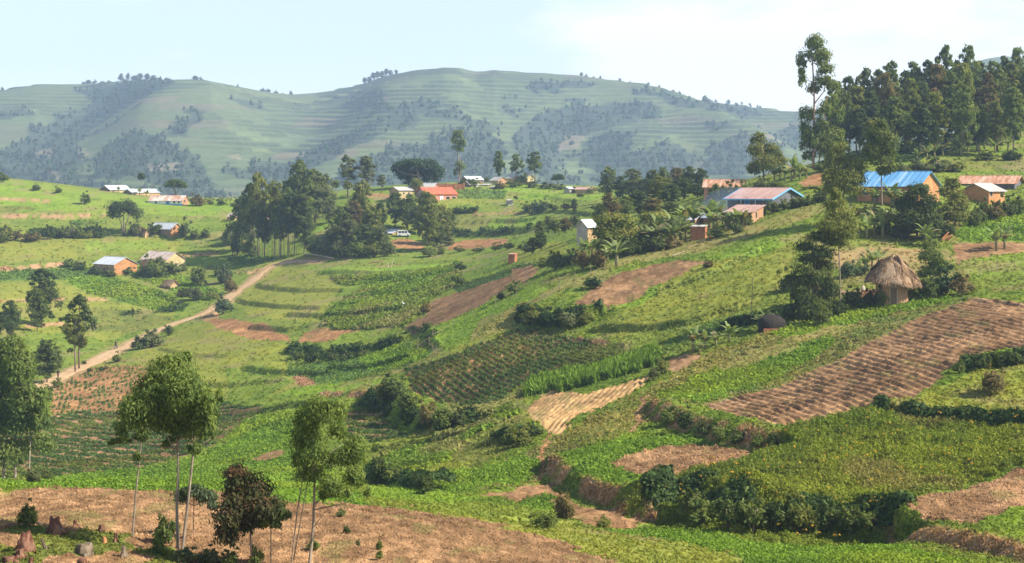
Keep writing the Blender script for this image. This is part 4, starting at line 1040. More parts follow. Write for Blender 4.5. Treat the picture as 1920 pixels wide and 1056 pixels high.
px_tree('mango_tree', 'big rounded dark tree with yellowish top behind the slope banana plants', (1150, 480), None, [([(1150,482),(1150,440),(1146,415)], .3, .1)],
  [(1141,411,24,13),(1166,415,23,14),(1130,434,19,18),(1156,440,30,20),(1179,440,17,20),(1135,460,20,16),(1165,465,24,14)], 4600, .42, 'yel', seed=10, droop=.3, asp=.55)
px_tree('mango_tree', 'rounded yellowish tree between the banana plants and the grey roof', (1236, 456), 252, [([(1236,458),(1236,420)], .25, .1)],
  [(1224,409,24,13),(1246,415,19,14),(1235,434,26,17)], 2600, .42, 'yel', seed=11, droop=.3, asp=.55)
px_tree('avocado_tree', 'round dark glossy tree before the orange gable of the blue roof house', (1720, 448), None, [([(1720,450),(1720,400),(1718,370)], .22, .08)],
  [(1720,360,19,15),(1700,384,21,21),(1736,385,21,20),(1715,410,31,24),(1746,416,18,20),(1725,430,30,14)], 5200, .36, 'dk', seed=12, droop=.3, asp=.6)
px_tree('avocado_tree', 'upright yellow green tree hiding the corner of the orange house', (1792, 424), None, [([(1792,426),(1790,380),(1788,345)], .16, .06)],
  [(1788,344,13,11),(1784,364,19,15),(1800,384,19,18),(1790,405,23,18),(1774,390,13,14)], 3600, .34, 'yel', seed=13, droop=.3, asp=.6, tips=.7)
px_tree('leafy_tree', 'small dark tree just right of the thatched hut roof', (1750, 527), None, [([(1750,528),(1749,490),(1747,462)], .12, .05)],
  [(1747,461,13,13),(1744,480,22,16),(1760,499,20,16),(1745,510,20,14)], 3000, .28, 'mid', seed=14, droop=.4, asp=.55)
px_tree('eucalyptus_tree', 'large dense eucalyptus at the left edge of the valley floor', (28, 897), None, [([(28,900),(28,800),(34,690)], .22, .05), ([(6,900),(6,800),(14,700)], .18, .05), ([(55,898),(58,800)], .14, .05)],
  [(18,658,30,26),(-6,700,30,40),(40,668,24,22),(48,690,28,32),(10,728,36,40),(60,748,34,38),(28,796,42,40),(78,786,22,32),(16,850,32,30),(58,842,34,24),(-20,780,30,60),(84,745,12,18)], 9500, .40, 'mid', seed=15, tips=.25, asp=.45, dens=.24)
px_tree('eucalyptus_tree', 'young twin stemmed eucalyptus with a wide bright crown in the foreground', (331, 1032), None,
  [([(331,1035),(328,960),(330,880),(327,800),(322,700)], .075, .02), ([(341,1030),(350,945),(360,850),(364,790),(372,740)], .065, .02), ([(360,850),(382,830),(408,816)], .025, .01), ([(329,850),(312,815),(290,790)], .025, .01), ([(329,840),(350,800),(372,770)], .022, .008), ([(361,835),(345,800),(335,770)], .022, .008)],
  [(322,696,40,30),(292,728,38,34),(356,730,42,38),(386,768,24,42),(334,768,52,44),(272,772,40,40),(300,800,44,28),(352,812,42,24),(395,800,16,28),(310,838,14,14),(372,836,16,14),(250,790,22,20),(236,812,12,10),(338,672,18,10),(402,752,10,22)], 9500, .165, 'fg', seed=16, tips=.6, asp=.32, dens=.27)
px_tree('eucalyptus_tree', 'slim leaning sapling with sparse low leaves left of the twin stemmed tree', (248, 1006), None, [([(248,1008),(254,920),(261,850),(266,790),(262,750)], .045, .014)],
  [(250,770,26,30),(238,795,24,18),(262,752,18,22),(228,828,20,8),(268,815,14,16),(258,855,6,12)], 2600, .16, 'fg', seed=17, tips=.5, asp=.32, dens=.27)
px_tree('eucalyptus_tree', 'open ragged eucalyptus with drooping leaves at the bottom centre', (582, 1070), None,
  [([(578,1075),(586,990),(588,900),(584,820),(580,762)], .065, .02), ([(545,1062),(556,960),(566,900),(572,850)], .03, .012), ([(550,1050),(566,960),(576,905)], .022, .01), ([(587,990),(608,962),(640,948)], .016, .006), ([(588,880),(620,850),(655,820)], .02, .006)],
  [(580,786,27,26),(574,826,33,38),(602,758,26,18),(628,770,24,30),(578,896,26,24),(600,862,28,24),(640,862,30,22),(668,846,20,34),(664,892,16,34),(622,905,22,20),(689,922,7,16),(632,815,16,22),(600,936,10,12),(560,865,14,20),(610,930,20,12),(650,915,14,16)], 6800, .15, 'fg', seed=18, tips=.8, asp=.28, dens=.34, droop=.7)
px_tree('eucalyptus_tree', 'dark sapling with maroon new leaves in the foreground field', (470, 1072), None, [([(472,1075),(467,1000),(460,940),(450,880)], .045, .015)],
  [(444,892,26,24),(462,925,42,36),(436,962,32,36),(498,950,32,26),(428,1004,24,28),(466,985,26,24)], 3000, .17, 'red', seed=19, tips=.35, asp=.42, dens=.28)
px_tree('eucalyptus_tree', 'small dark green sapling leaning against the maroon leaved one', (507, 1068), None, [([(508,1070),(507,1020),(507,970)], .03, .012)],
  [(516,950,22,20),(530,968,14,12),(505,978,20,14),(490,965,16,14)], 1500, .15, 'dk', seed=20, asp=.4)
px_tree('eucalyptus_tree', 'pale blue green sapling on a thin reddish stem behind the twin trunks', (362, 1012), None, [([(362,1014),(361,970),(362,930)], .03, .012)],
  [(384,936,20,15),(362,925,18,14),(340,935,15,17),(400,948,10,9)], 1300, .15, 'blu', seed=21, bark='bark_red', asp=.5)
px_tree('eucalyptus_tree', 'tall thin tree with a small top standing over the ridge village', (860, 338), 526, [([(860,340),(859,300),(858,262)], .3, .12), ([(864,340),(863,290)], .2, .1)],
  [(857,252,10,11),(852,266,9,10),(866,268,9,12),(858,280,11,8),(862,312,10,10),(857,324,8,9)], 1500, .65, 'mid', seed=22)

# -- left slope
place_tree('round', 232, 442, 365, 74, 'dk', 'large round dark tree beside the whitewashed farmhouse on the left slope', name='leafy_tree', seed=1)
place_tree('round', 330, 369, 331, 52, 'dk', 'round dark tree right behind the blue and white school', name='leafy_tree', seed=2, Y=566)
place_tree('lollipop', 265, 358, 322, 15, 'dk', 'small ball shaped tree on a thin stem above the ridge roofs', name='leafy_tree', seed=0, Y=572)
place_tree('shrub', 5, 338, 318, 24, 'mid', 'small round tree on the skyline at the left edge', name='leafy_tree', seed=0, Y=552)
place_tree('euc', 78, 614, 505, 62, 'dk', 'dense dark eucalyptus above the path on the left slope', seed=1)
place_tree('euc', 70, 622, 540, 36, 'mid', 'slim pale stemmed eucalyptus before the dense dark one', seed=2)
place_tree('euc', 22, 640, 563, 34, 'dk', 'thin dark eucalyptus near the left edge of the slope', seed=3)
place_tree('euc', 2, 628, 584, 30, 'dk', 'low dark eucalyptus cut off by the left edge of the view', seed=0)
place_tree('euc_thin', 148, 692, 553, 58, 'dk', 'dark two clump eucalyptus standing beside the dirt path', seed=1)
place_tree('euc_thin', 141, 698, 588, 46, 'yel', 'bright green eucalyptus in front of the dark two clump one', seed=2)
place_tree('euc', 88, 718, 636, 52, 'dk', 'bushy dark eucalyptus below the path by the walker', seed=2)

# -- the clump of eucalyptus in the middle
row_trees([('euc', 452, 470, 366, 40, 'dk', None), ('euc_bare', 470, 478, 345, 42, 'mid', None), ('euc_bare', 484, 480, 324, 46, 'yel', None), ('euc_bare', 515, 480, 340, 40, 'yel', None),
  ('euc_bare', 540, 478, 352, 38, 'mid', None), ('euc_bare', 552, 480, 362, 44, 'dk', None), ('euc', 570, 476, 364, 44, 'mid', None), ('euc_bare', 525, 484, 385, 36, 'mid', None), ('euc_bare', 496, 484, 392, 36, 'dk', None)],
  'eucalyptus from the left in the front of the central clump', 'eucalyptus of the central clump')
row_trees([('euc', 565, None, 301, 58, 'mid', 462), ('euc', 590, None, 318, 50, 'grey', 465), ('euc', 606, None, 326, 44, 'grey', 470), ('euc', 545, None, 333, 36, 'mid', 468), ('euc', 618, None, 372, 30, 'grey', 460)],
  'tree from the left at the back of the central clump', 'eucalyptus of the central clump')
row_trees([('euc', 640, 474, 388, 44, 'dk', None), ('euc', 662, 476, 376, 46, 'brn', 436), ('euc', 679, None, 339, 44, 'yel', 440), ('euc', 697, 470, 386, 38, 'yel', 425), ('euc', 655, 478, 412, 44, 'grey', None), ('euc', 686, 478, 420, 46, 'dk', None), ('euc', 712, 474, 380, 30, 'dk', 440), ('euc', 715, 478, 425, 30, 'grey', None), ('euc', 625, 478, 420, 36, 'grey', None)],
  'bushy tree from the left in the thicket below the yellow house', 'trees of the thicket below the yellow house')
row_trees([('euc', 741, 438, 361, 34, 'mid', 448), ('euc', 765, 440, 365, 46, 'mid', 446), ('euc', 801, 472, 358, 48, 'yel', None), ('euc', 826, 455, 384, 46, 'yel', 425), ('euc', 783, 448, 385, 40, 'grey', 440), ('euc', 842, 450, 400, 30, 'dk', 430), ('euc', 815, 474, 410, 36, 'dk', 414)],
  'eucalyptus from the left in the group below the red roof', 'eucalyptus below the red roof')
place_tree('euc_thin', 652, None, 291, 34, 'grey', 'left of two thin see through trees on the ridge', Y=500, seed=1)
place_tree('euc_thin', 688, None, 293, 42, 'grey', 'right and wider of two thin see through trees on the ridge', Y=500, seed=3)
place_tree('lollipop', 630, None, 337, 18, 'mid', 'small round ridge tree left of the olive one', Y=495, name='leafy_tree', seed=1)
place_tree('lollipop', 653, None, 340, 20, 'yel', 'small olive round tree below the thin see through trees', Y=490, name='leafy_tree', seed=2)
place_tree('euc_thin', 716, None, 327, 20, 'grey', 'small thin tree left of the yellow house', Y=500, seed=0)
place_tree('round', 780, None, 329, 32, 'yel', 'small light green tree in front of the huge dark tree', Y=486, name='leafy_tree', seed=3)
place_tree('euc_tall', 935, None, 282, 20, 'mid', 'slender eucalyptus at the left of the three on the village ridge', Y=530, seed=1)
place_tree('euc_thin', 968, None, 288, 26, 'mid', 'middle eucalyptus of the three on the village ridge', Y=528, seed=2)
place_tree('euc_thin', 1003, None, 283, 32, 'mid', 'open branched eucalyptus at the right of the three on the village ridge', Y=524, seed=0)
place_tree('round', 1046, None, 323, 28, 'dk', 'rounded dark tree at the right end of the village ridge', Y=518, name='leafy_tree', seed=0)
place_tree('round', 912, None, 331, 14, 'mid', 'little bright tree between the village roofs', Y=515, name='leafy_tree', seed=1)
place_tree('shrub', 981, None, 318, 26, 'dk', 'dark leafy tree beside the yellow village gable', Y=522, name='leafy_tree', seed=1)
place_tree('lollipop', 1088, 383, 362, 15, 'mid', 'small round tree below the ridge hedge', name='leafy_tree', seed=0)
place_tree('euc', 1077, 400, 373, 14, 'dk', 'small upright dark tree on the bright ridge field', name='leafy_tree', seed=1)
place_tree('lollipop', 968, 384, 367, 10, 'dk', 'tiny tree beside the little latrine', name='leafy_tree', seed=3)
# -- shrubby saplings between the ridge and the right slope
row_trees([('euc', 1012, 452, 414, 20, 'mid', None), ('euc', 1028, 450, 405, 22, 'grey', 352), ('euc', 1040, 452, 412, 22, 'mid', 345), ('euc', 1060, 455, 408, 28, 'brn', 335), ('euc', 1078, 440, 404, 24, 'grey', 345), ('euc', 1015, 470, 435, 24, 'dk', 300), ('euc', 998, 476, 445, 24, 'dk', 300)],
  'rounded sapling from the left beside the grey gabled house', 'saplings left of the grey gabled house', name='leafy_tree')
# -- woods on the saddle
row_trees([('euc', 1140, None, 312, 30, 'mid', 420), ('euc', 1163, None, 330, 30, 'dk', 410), ('euc', 1186, None, 317, 42, 'grey', 405), ('euc', 1212, None, 335, 34, 'dk', 400), ('euc', 1226, None, 318, 30, 'mid', 405), ('euc', 1243, None, 313, 26, 'mid', 408), ('euc', 1268, None, 314, 34, 'brn', 410), ('euc', 1294, None, 312, 34, 'dk', 380), ('euc', 1314, None, 315, 28, 'dk', 380)],
  'eucalyptus from the left along the back of the saddle wood', 'trees of the saddle wood')
row_trees([('euc', 1144, None, 362, 40, 'brn', 300), ('euc', 1125, None, 385, 30, 'dk', 290), ('euc', 1172, None, 368, 34, 'mid', 310), ('euc', 1198, None, 358, 40, 'dk', 315), ('euc', 1236, None, 330, 46, 'yel', 335), ('euc', 1258, None, 345, 40, 'dk', 320), ('euc', 1282, None, 335, 40, 'dk', 330), ('euc', 1308, None, 345, 40, 'dk', 320), ('euc', 1222, None, 372, 44, 'brn', 290), ('euc', 1260, None, 378, 40, 'mid', 285), ('euc', 1330, None, 352, 34, 'dk', 310), ('euc', 1350, None, 356, 34, 'dk', 300)],
  'bushy tree from the left in the front of the saddle wood', 'trees of the saddle wood')
# -- the hilltop grove
tops = np.array([(1560,158),(1580,140),(1620,132),(1650,128),(1668,112),(1690,135),(1710,118),(1740,112),(1772,84),(1790,112),(1815,85),(1835,112),(1858,118),(1880,102),(1905,90),(1935,95),(1960,90)], float)
def grove(us, Y, dv_, w, kinds, tints, text):
    rows = []
    for i, u in enumerate(us):
        rows.append((kinds[i % len(kinds)], u, None, float(np.interp(u, tops[:, 0], tops[:, 1])) + dv_[i % len(dv_)], w[i % len(w)], tints[i % len(tints)], Y[i % len(Y)]))
    row_trees(rows, text, 'eucalyptus of the hilltop grove')
grove([1568,1592,1625,1650,1670,1698,1715,1742,1772,1793,1816,1838,1862,1884,1908,1935], [345, 352, 348, 358], [0, 4, -2, 2], [44, 40, 48, 42], ['euc_tall', 'euc_tall', 'euc', 'euc_tall'], ['mid', 'dk', 'mid', 'dk'], 'eucalyptus from the left on the crest of the hilltop grove')
grove([1580,1606,1634,1662,1684,1706,1730,1756,1784,1806,1830,1852,1876,1898,1925], [322, 330, 318], [32, 24, 40, 20], [48, 44, 42], ['euc', 'euc_tall', 'euc_tall'], ['mid', 'yel', 'dk', 'brn'], 'eucalyptus from the left in the middle of the hilltop grove')
grove([1560,1612,1640,1676,1700,1726,1752,1778,1804,1836,1868,1900], [300, 305, 296], [78, 70, 92, 60, 84], [48, 44], ['euc', 'euc_tall'], ['mid', 'dk', 'yel', 'mid'], 'eucalyptus from the left at the front of the hilltop grove')

# -- shrubs, each its own
SH = 'shrub'
def shrubs(rows, text, group):
    rows = sorted(rows, key=lambda q: q[0])
    for i, q in enumerate(rows):
        tn_ = q[4] if random.random() < .6 else random.choice(['dk', 'mid', 'mid', 'grey', 'yel', 'brn'])
        place_tree('shrub', q[0], q[1] + 1, q[2] - .18 * (q[1] - q[2]), q[3] * 1.22, tn_, NTH[i] + ' ' + text, group, q[5] if len(q) > 5 else None, name='shrub', cat='shrub')
shrubs([(4,455,424,40,'grey'),(92,448,422,22,'dk'),(118,446,426,26,'grey'),(135,445,420,26,'grey'),(150,446,427,22,'mid'),(168,446,430,18,'mid'),(188,445,422,24,'dk'),(28,450,432,30,'brn'),(60,452,436,36,'brn')], 'shrub from the left along the upper left terrace', 'shrubs on the upper left terrace')
shrubs([(252,442,414,26,'grey'),(291,438,418,26,'dk'),(349,445,412,26,'dk'),(385,445,428,18,'dk'),(365,446,430,18,'mid')], 'shrub from the left around the whitewashed farmhouse', 'shrubs around the left farmhouse')
shrubs([(128,500,484,26,'dk'),(150,506,490,26,'dk'),(180,514,500,26,'dk'),(208,519,503,22,'dk'),(290,518,480,44,'dk'),(318,512,492,26,'mid'),(240,512,500,22,'dk'),(262,516,500,26,'mid'),(340,508,494,22,'mid')], 'shrub from the left around the two tan houses', 'shrubs around the tan houses')
shrubs([(366,562,540,36,'grey'),(350,555,540,24,'dk'),(395,560,545,26,'mid'),(420,530,496,28,'blu'),(412,515,500,22,'dk'),(432,548,522,22,'blu'),(418,588,556,32,'blu'),(372,535,500,30,'mid'),(340,555,542,22,'dk')], 'shrub from the left in the hedge garden by the path bend', 'shrubs by the path bend')
shrubs([(262,654,628,34,'dk'),(283,650,616,44,'grey'),(316,628,610,22,'dk'),(222,678,661,20,'dk'),(158,683,676,10,'dk',None),(194,695,686,16,'dk'),(168,697,690,12,'dk'),(108,725,708,20,'mid'),(60,905,880,30,'mid'),(88,900,880,22,'mid')], 'shrub from the left along the lower dirt path', 'shrubs along the lower path')
shrubs([(68,356,345,14,'dk'),(110,360,351,12,'dk'),(160,382,362,18,'dk'),(370,385,364,28,'dk'),(392,383,372,12,'dk'),(415,384,374,14,'dk')], 'bush from the left on the far left skyline field', 'bushes on the left skyline')
shrubs([(590,478,452,40,'dk'),(612,480,450,40,'grey'),(640,482,448,40,'grey'),(668,482,450,40,'mid'),(700,482,455,40,'grey'),(726,480,448,26,'grey'),(470,480,440,30,'grey'),(445,478,430,24,'dk'),(430,460,418,26,'dk'),(828,476,462,18,'dk'),(806,480,460,34,'dk'),(840,460,440,26,'grey')], 'undergrowth bush from the left beneath the central trees', 'undergrowth of the central trees')
shrubs([(855,398,387,20,'dk'),(870,398,388,22,'dk'),(888,397,386,18,'dk'),(985,396,380,24,'mid'),(1005,394,378,24,'blu'),(1020,393,376,26,'blu'),(1040,393,379,22,'mid'),(1060,392,381,20,'mid'),(1000,402,388,26,'grey'),(1115,392,384,18,'mid'),(885,345,334,26,'mid',508),(870,344,336,20,'dk',512)], 'bush from the left along the field edge below the village', 'bushes along the field edge below the village')
shrubs([(1000,350,338,30,'grey',505),(1025,351,340,30,'grey',500),(1050,354,344,28,'grey',495),(965,345,336,30,'mid',508),(940,350,340,20,'mid',500),(1085,362,350,28,'brn',480),(1110,366,352,20,'grey',470),(1130,362,350,20,'grey',470)], 'bush from the left on the brow of the village ridge', 'bushes on the village brow')
shrubs([(932,468,456,24,'dk'),(955,466,455,24,'dk'),(860,472,462,24,'mid'),(900,471,462,26,'dk'),(985,474,456,30,'dk'),(1042,505,468,38,'dk'),(1070,495,470,30,'grey'),(1020,500,482,26,'mid'),(1092,505,470,34,'mid'),(1120,500,466,34,'dk'),(966,548,525,32,'mid'),(940,560,548,16,'dk'),(1112,540,520,34,'deep')], 'shrub from the left up the diagonal field edge', 'shrubs on the diagonal field edge')
shrubs([(1180,478,448,40,'dk'),(1205,472,446,36,'mid'),(1230,470,442,40,'dk'),(1262,464,440,34,'dk'),(1345,444,428,36,'mid'),(1400,422,400,26,'mid'),(1380,438,412,26,'dk'),(1290,425,400,26,'dk',262),(1190,452,415,40,'dk',240),(1215,450,418,40,'dk',241),(1275,440,412,40,'mid',250),(1310,446,424,30,'dk',243)], 'bush from the left under the slope banana plants', 'bushes under the slope bananas')
shrubs([(1470,392,372,26,'grey'),(1450,398,378,28,'grey'),(1490,388,368,30,'grey'),(1512,384,366,28,'dk'),(1430,402,388,24,'mid'),(1540,378,350,34,'dk'),(1520,372,352,30,'mid',262),(1400,352,338,30,'grey',275),(1425,350,335,34,'grey',275),(1455,352,338,34,'mid',272),(1370,356,340,34,'dk',280),(1345,368,345,40,'dk',285)], 'bush from the left in the hedge around the blue trimmed house', 'hedge bushes by the blue trimmed house')
shrubs([(1600,575,542,40,'mid'),(1570,590,562,36,'dk'),(1635,572,540,40,'dk'),(1655,572,530,26,'blu'),(1490,598,560,44,'dk'),(1475,545,505,40,'dk'),(1540,608,570,40,'mid'),(1775,550,505,64,'deep'),(1805,552,512,44,'deep'),(1738,558,522,40,'dk'),(1710,560,535,26,'dk'),(1590,520,490,34,'blu'),(1615,515,495,30,'blu'),(1505,572,515,50,'dk'),(1546,566,505,50,'dk'),(1522,602,560,44,'dk')], 'garden shrub from the left around the thatched hut', 'garden shrubs around the thatched hut')
shrubs([(1840,418,385,30,'dk'),(1865,410,376,34,'dk'),(1885,405,370,34,'dk'),(1910,400,366,36,'mid'),(1825,425,390,24,'mid'),(1850,400,374,24,'mid'),(1770,445,415,34,'dk'),(1745,448,420,30,'dk'),(1690,445,410,36,'dk'),(1660,440,410,30,'mid'),(1640,430,390,48,'dk',224),(1702,436,400,44,'dk',226),(1604,440,400,44,'mid',226),(1764,432,390,34,'dk',222)], 'garden shrub from the left below the rusty roof', 'garden shrubs below the rusty roof')
shrubs([(1720,322,296,44,'grey'),(1755,320,292,50,'grey'),(1790,320,300,40,'grey'),(1690,330,305,30,'mid'),(1850,300,284,36,'mid'),(1895,300,280,36,'dk'),(1560,312,290,30,'dk',285),(1540,318,300,24,'mid',285)], 'grey green bush from the left behind the blue roof', 'bushes behind the blue roof')
shrubs([(970,838,800,56,'mid'),(955,828,795,40,'dk'),(1000,815,790,40,'mid'),(1018,992,962,52,'mid'),(1055,972,922,40,'mid'),(1128,985,968,30,'dk'),(740,745,705,56,'dk'),(722,755,716,36,'dk'),(765,770,735,44,'mid'),(800,800,752,44,'dk'),(835,803,760,44,'dk'),(862,800,762,36,'dk'),(710,905,850,34,'dk'),(735,900,870,40,'mid'),(795,925,890,44,'dk'),(1240,700,672,30,'dk'),(1225,712,690,22,'dk')], 'bank shrub from the left in the middle of the terraces', 'bank shrubs in the middle terraces')
shrubs([(1320,990,935,60,'mid'),(1300,950,913,40,'mid'),(1365,992,928,60,'dk'),(1410,1000,926,60,'mid'),(1455,1002,931,60,'dk'),(1500,1005,937,60,'mid'),(1545,1005,941,60,'dk'),(1590,1000,945,56,'mid'),(1630,995,951,50,'mid'),(1655,985,960,36,'dk')], 'tall bush from the left in the thicket on the lower right bank', 'thicket on the lower right bank')
shrubs([(1255,795,758,44,'dk'),(1285,805,768,40,'dk'),(1320,815,790,32,'dk'),(1350,822,796,36,'mid'),(1385,830,806,36,'dk'),(1420,838,814,34,'dk'),(1450,836,812,26,'mid')], 'overhanging bush from the left on the bank below the furrowed field', 'bushes on the furrowed field bank')
shrubs([(1840,690,664,40,'dk'),(1875,686,660,44,'dk'),(1910,684,656,40,'dk'),(1800,700,672,20,'mid'),(1815,880,860,20,'dk'),(1865,735,690,50,'mid')], 'bush from the left in the hedge under the furrowed field', 'hedge under the furrowed field')
shrubs([(310,1018,962,46,'dk'),(345,1055,1028,50,'grey'),(395,1056,1026,44,'grey'),(432,1060,1030,40,'brn'),(52,988,944,34,'mid'),(480,1065,1020,26,'blu'),(300,1040,1000,26,'mid')], 'foreground shrub from the left among the saplings', 'shrubs among the foreground saplings')
shrubs([(620,916,904,12,'mid'),(650,1000,990,14,'grey'),(672,1024,1008,8,'grey'),(712,1030,1012,12,'mid'),(712,1048,1034,14,'mid'),(588,1030,1018,26,'mid'),(640,968,952,18,'grey')], 'small sprout from the left on the dug foreground field', 'sprouts on the dug foreground field')
shrubs([(560,673,652,30,'dk'),(590,678,656,32,'dk'),(620,676,658,28,'dk'),(650,676,654,32,'dk'),(680,668,652,26,'brn'),(1000,606,578,44,'dk'),(1035,610,580,44,'deep'),(1070,612,580,44,'deep'),(1100,606,582,30,'dk'),(800,585,566,22,'brn'),(862,506,492,22,'brn'),(860,535,512,26,'dk'),(1330,500,486,24,'brn')], 'dark shrub from the left on the banks of the valley fields', 'shrubs on the valley field banks')

# -- banana plants
def banana_meshes(seed):
    key = ('banana', seed)
    if key in CACHE: return CACHE[key]
    r = np.random.default_rng(seed + 77)
    st = MB(); st.tube([(0, 0, -.05), (.01, 0, .3), (.02 * r.normal(), 0, .44)], [.052, .042, .03], 7)
    v = []; f = []; col = []
    nl = 9 + seed % 3
    for i in range(nl):
        a = i * 2.4 + r.uniform(-.4, .4); el = r.uniform(.70, 1.38) if i else 1.5; Ln = r.uniform(.50, .72); wd = r.uniform(.085, .125)
        d = np.array([math.cos(a), math.sin(a)]); sd = np.array([-d[1], d[0]])
        seg = 8; x = 0; z = .36; ang = el; c0 = np.array((.190, .230, .080)) * r.uniform(.75, 1.3)
        if r.uniform() < .14: c0 = np.array((.22, .17, .08))
        prev = None
        for s in range(seg + 1):
            t = s / seg; w = wd * (math.sin(min(1, t * 1.12 + .06) * math.pi * .92) ** .6 if s < seg else .1) * (1 if t > .12 else .25)
            mid = np.array([d[0] * x, d[1] * x, z]); dn = w * .35
            ring = [mid + np.r_[sd * w, -dn], mid, mid - np.r_[sd * w, dn]]
            b = len(v); v += ring + [q.copy() for q in ring]; col += [c0 * (1.25 if q == 1 else 1) for q in range(3)] * 2
            if prev is not None:
                tear = r.uniform() < .30
                if not tear or s < 3: f.append((prev + 3, prev + 4, b + 1, b)); f.append((prev + 4, prev + 5, b + 2, b + 1))
                elif r.uniform() < .5: f.append((prev + 3, prev + 4, b + 1, b))
                else: f.append((prev + 4, prev + 5, b + 2, b + 1))
            prev = b
            x += Ln / seg * math.cos(ang); z += Ln / seg * math.sin(ang); ang -= (.09 + .24 * t) * r.uniform(.6, 1.3)
    CACHE[key] = (st.mesh('stem', M['banana_stem'], True), mesh_np('leaves', np.array(v), np.array(f), M['crop'], np.array(col)))
    return CACHE[key]
def bananas(rows, text, group):
    rows = sorted(rows, key=lambda q: q[0])
    for i, q in enumerate(rows):
        u, vb, hpx = q[:3]; Y = q[3] if len(q) > 3 else None
        p = at(u, vb, Y); H = hpx / F * p.y
        sm_, lm_ = banana_meshes(i % 5)
        s = H / .98
        t = thing('banana_plant', NTH[i] + ' ' + text, 'banana plant', p, random.uniform(0, 6.28), group, (s, s, s))
        link('stem', sm_, t); link('leaves', lm_, t)
bananas([(1300,662,60),(1322,656,46),(1342,652,42),(1368,642,44),(1312,664,34)], 'banana plant from the left at the foot of the grassy slope', 'bananas at the foot of the grassy slope')
bananas([(1436,618,46),(1424,616,34)], 'banana plant from the left beside the dark round mound', 'bananas beside the dark mound')
bananas([(1156,500,66),(1128,486,40),(1110,482,40),(1095,478,40),(1140,490,36)], 'banana plant from the left at the lower corner of the slope', 'bananas at the lower slope corner')
bananas([(1186,472,50),(1200,470,54),(1214,468,48),(1226,466,52),(1240,464,58),(1254,462,48),(1265,462,66),(1276,452,54),(1286,450,50),(1212,455,56,236),(1236,448,60,242),(1180,455,52,236),(1260,446,60,242),(1300,440,60,245),(1285,436,60,248)], 'banana plant from the left in the grove left of the orange latrine', 'bananas left of the orange latrine')
bananas([(1330,432,64,243),(1338,436,58),(1345,430,48,243),(1360,432,40),(1372,430,42),(1384,428,44),(1394,426,40),(1355,426,44,243)], 'banana plant from the left between the latrine and the mud house', 'bananas beside the mud house')
bananas([(1625,448,52),(1640,440,56),(1655,446,50),(1668,436,60),(1682,440,50),(1698,436,60),(1640,425,60,228),(1672,420,62,228),(1706,418,60,226),(1612,440,50)], 'banana plant from the left before the blue roof house', 'bananas before the blue roof house')
bananas([(1736,460,50),(1744,462,36),(1762,440,44,219)], 'banana plant from the left below the dark round tree', 'bananas below the round tree')
bananas([(1868,470,52),(1884,466,50)], 'banana plant from the left on the reddish soil patch', 'bananas on the reddish patch')
bananas([(1462,338,34),(1472,340,38),(1484,340,44),(1490,335,52),(1500,338,38),(1452,340,32),(1512,335,30)], 'banana plant from the left on the knoll above the blue trimmed house', 'bananas on the knoll')
bananas([(1752,296,34),(1768,294,38),(1782,292,36),(1800,290,34),(1815,286,36),(1832,282,40),(1846,280,42),(1858,276,44),(1872,272,46),(1886,268,44),(1900,262,42),(1914,258,40),(1890,284,38),(1865,288,36),(1738,298,30),(1720,302,28)], 'banana plant from the left on the slope below the grove', 'bananas below the hilltop grove')
bananas([(1622,512,44),(1636,508,52),(1648,500,44),(1608,516,34)], 'banana plant from the left behind the thatched hut', 'bananas behind the thatched hut')
bananas([(300,508,26),(312,512,28),(326,514,30),(338,516,24),(306,520,26)], 'banana plant from the left beside the cream gabled house', 'bananas beside the cream house')
bananas([(155,384,22),(105,358,14),(240,372,16,560),(262,372,18,556),(275,374,16,552),(222,370,14,562),(300,366,14,566)], 'banana plant from the left near the far left roofs', 'bananas near the left skyline roofs')
bananas([(655,470,28),(668,474,30),(680,476,26),(645,474,26),(700,478,24)], 'banana plant from the left in front of the thicket', 'bananas in front of the thicket')
bananas([(376,383,16),(384,382,16),(392,384,15),(400,382,17),(408,384,16),(416,382,16),(424,384,15),(432,382,17),(440,384,16),(448,382,15),(456,384,16)], 'banana plant from the left in the far row behind the central clump', 'far row of bananas')
bananas([(1118,460,30,250),(1104,458,30,250),(1090,462,34,240)], 'banana plant from the left before the grey gabled house', 'bananas before the grey house')
# ------------------------------------------------------------------ houses
def slab(mb, a, b, c, d, th, rib=.035, step=.42):
    """ribbed sheet: a-b along the eave, d-c along the ridge, thickness downwards"""
    a, b, c, d = map(Vector, (a, b, c, d))
    n = (b - a).cross(d - a).normalized(); nn = max(2, int((b - a).length / step))
    base = len(mb.v)
    for i in range(nn + 1):
        t = i / nn; e = a.lerp(b, t); r = d.lerp(c, t); o = n * (rib if i % 2 else 0)
        for p in (e + o, r + o, e + o - n * th, r + o - n * th): mb.v.append(tuple(p))
    for i in range(nn):
        k = base + i * 4
        mb.f += [(k, k+4, k+5, k+1), (k+2, k+3, k+7, k+6), (k, k+2, k+6, k+4), (k+1, k+5, k+7, k+3)]
    k = base + nn * 4
    mb.f += [(base, base+1, base+3, base+2), (k, k+2, k+3, k+1)]
def straw(name, parent, pts, nrm, down, n_len, w, tint=((.20, .125, .07), (.46, .33, .20)), seed=1):
    r = np.random.default_rng(seed); m = len(pts)
    t = r.uniform(size=(m, 1)) ** 1.3
    col = (np.array(tint[0]) * (1 - t) + np.array(tint[1]) * t) * r.uniform(.8, 1.2, (m, 1))
    l = n_len * r.uniform(.6, 1.4, m)
    me = leaf_mesh(name, pts + nrm * r.uniform(.0, .12, (m, 1)), nrm + rdir(m, r) * .35, down + rdir(m, r) * .25, l, l * 0 + w * r.uniform(.6, 1.4, m), col, M['thatch'])
    return link(name, me, parent)

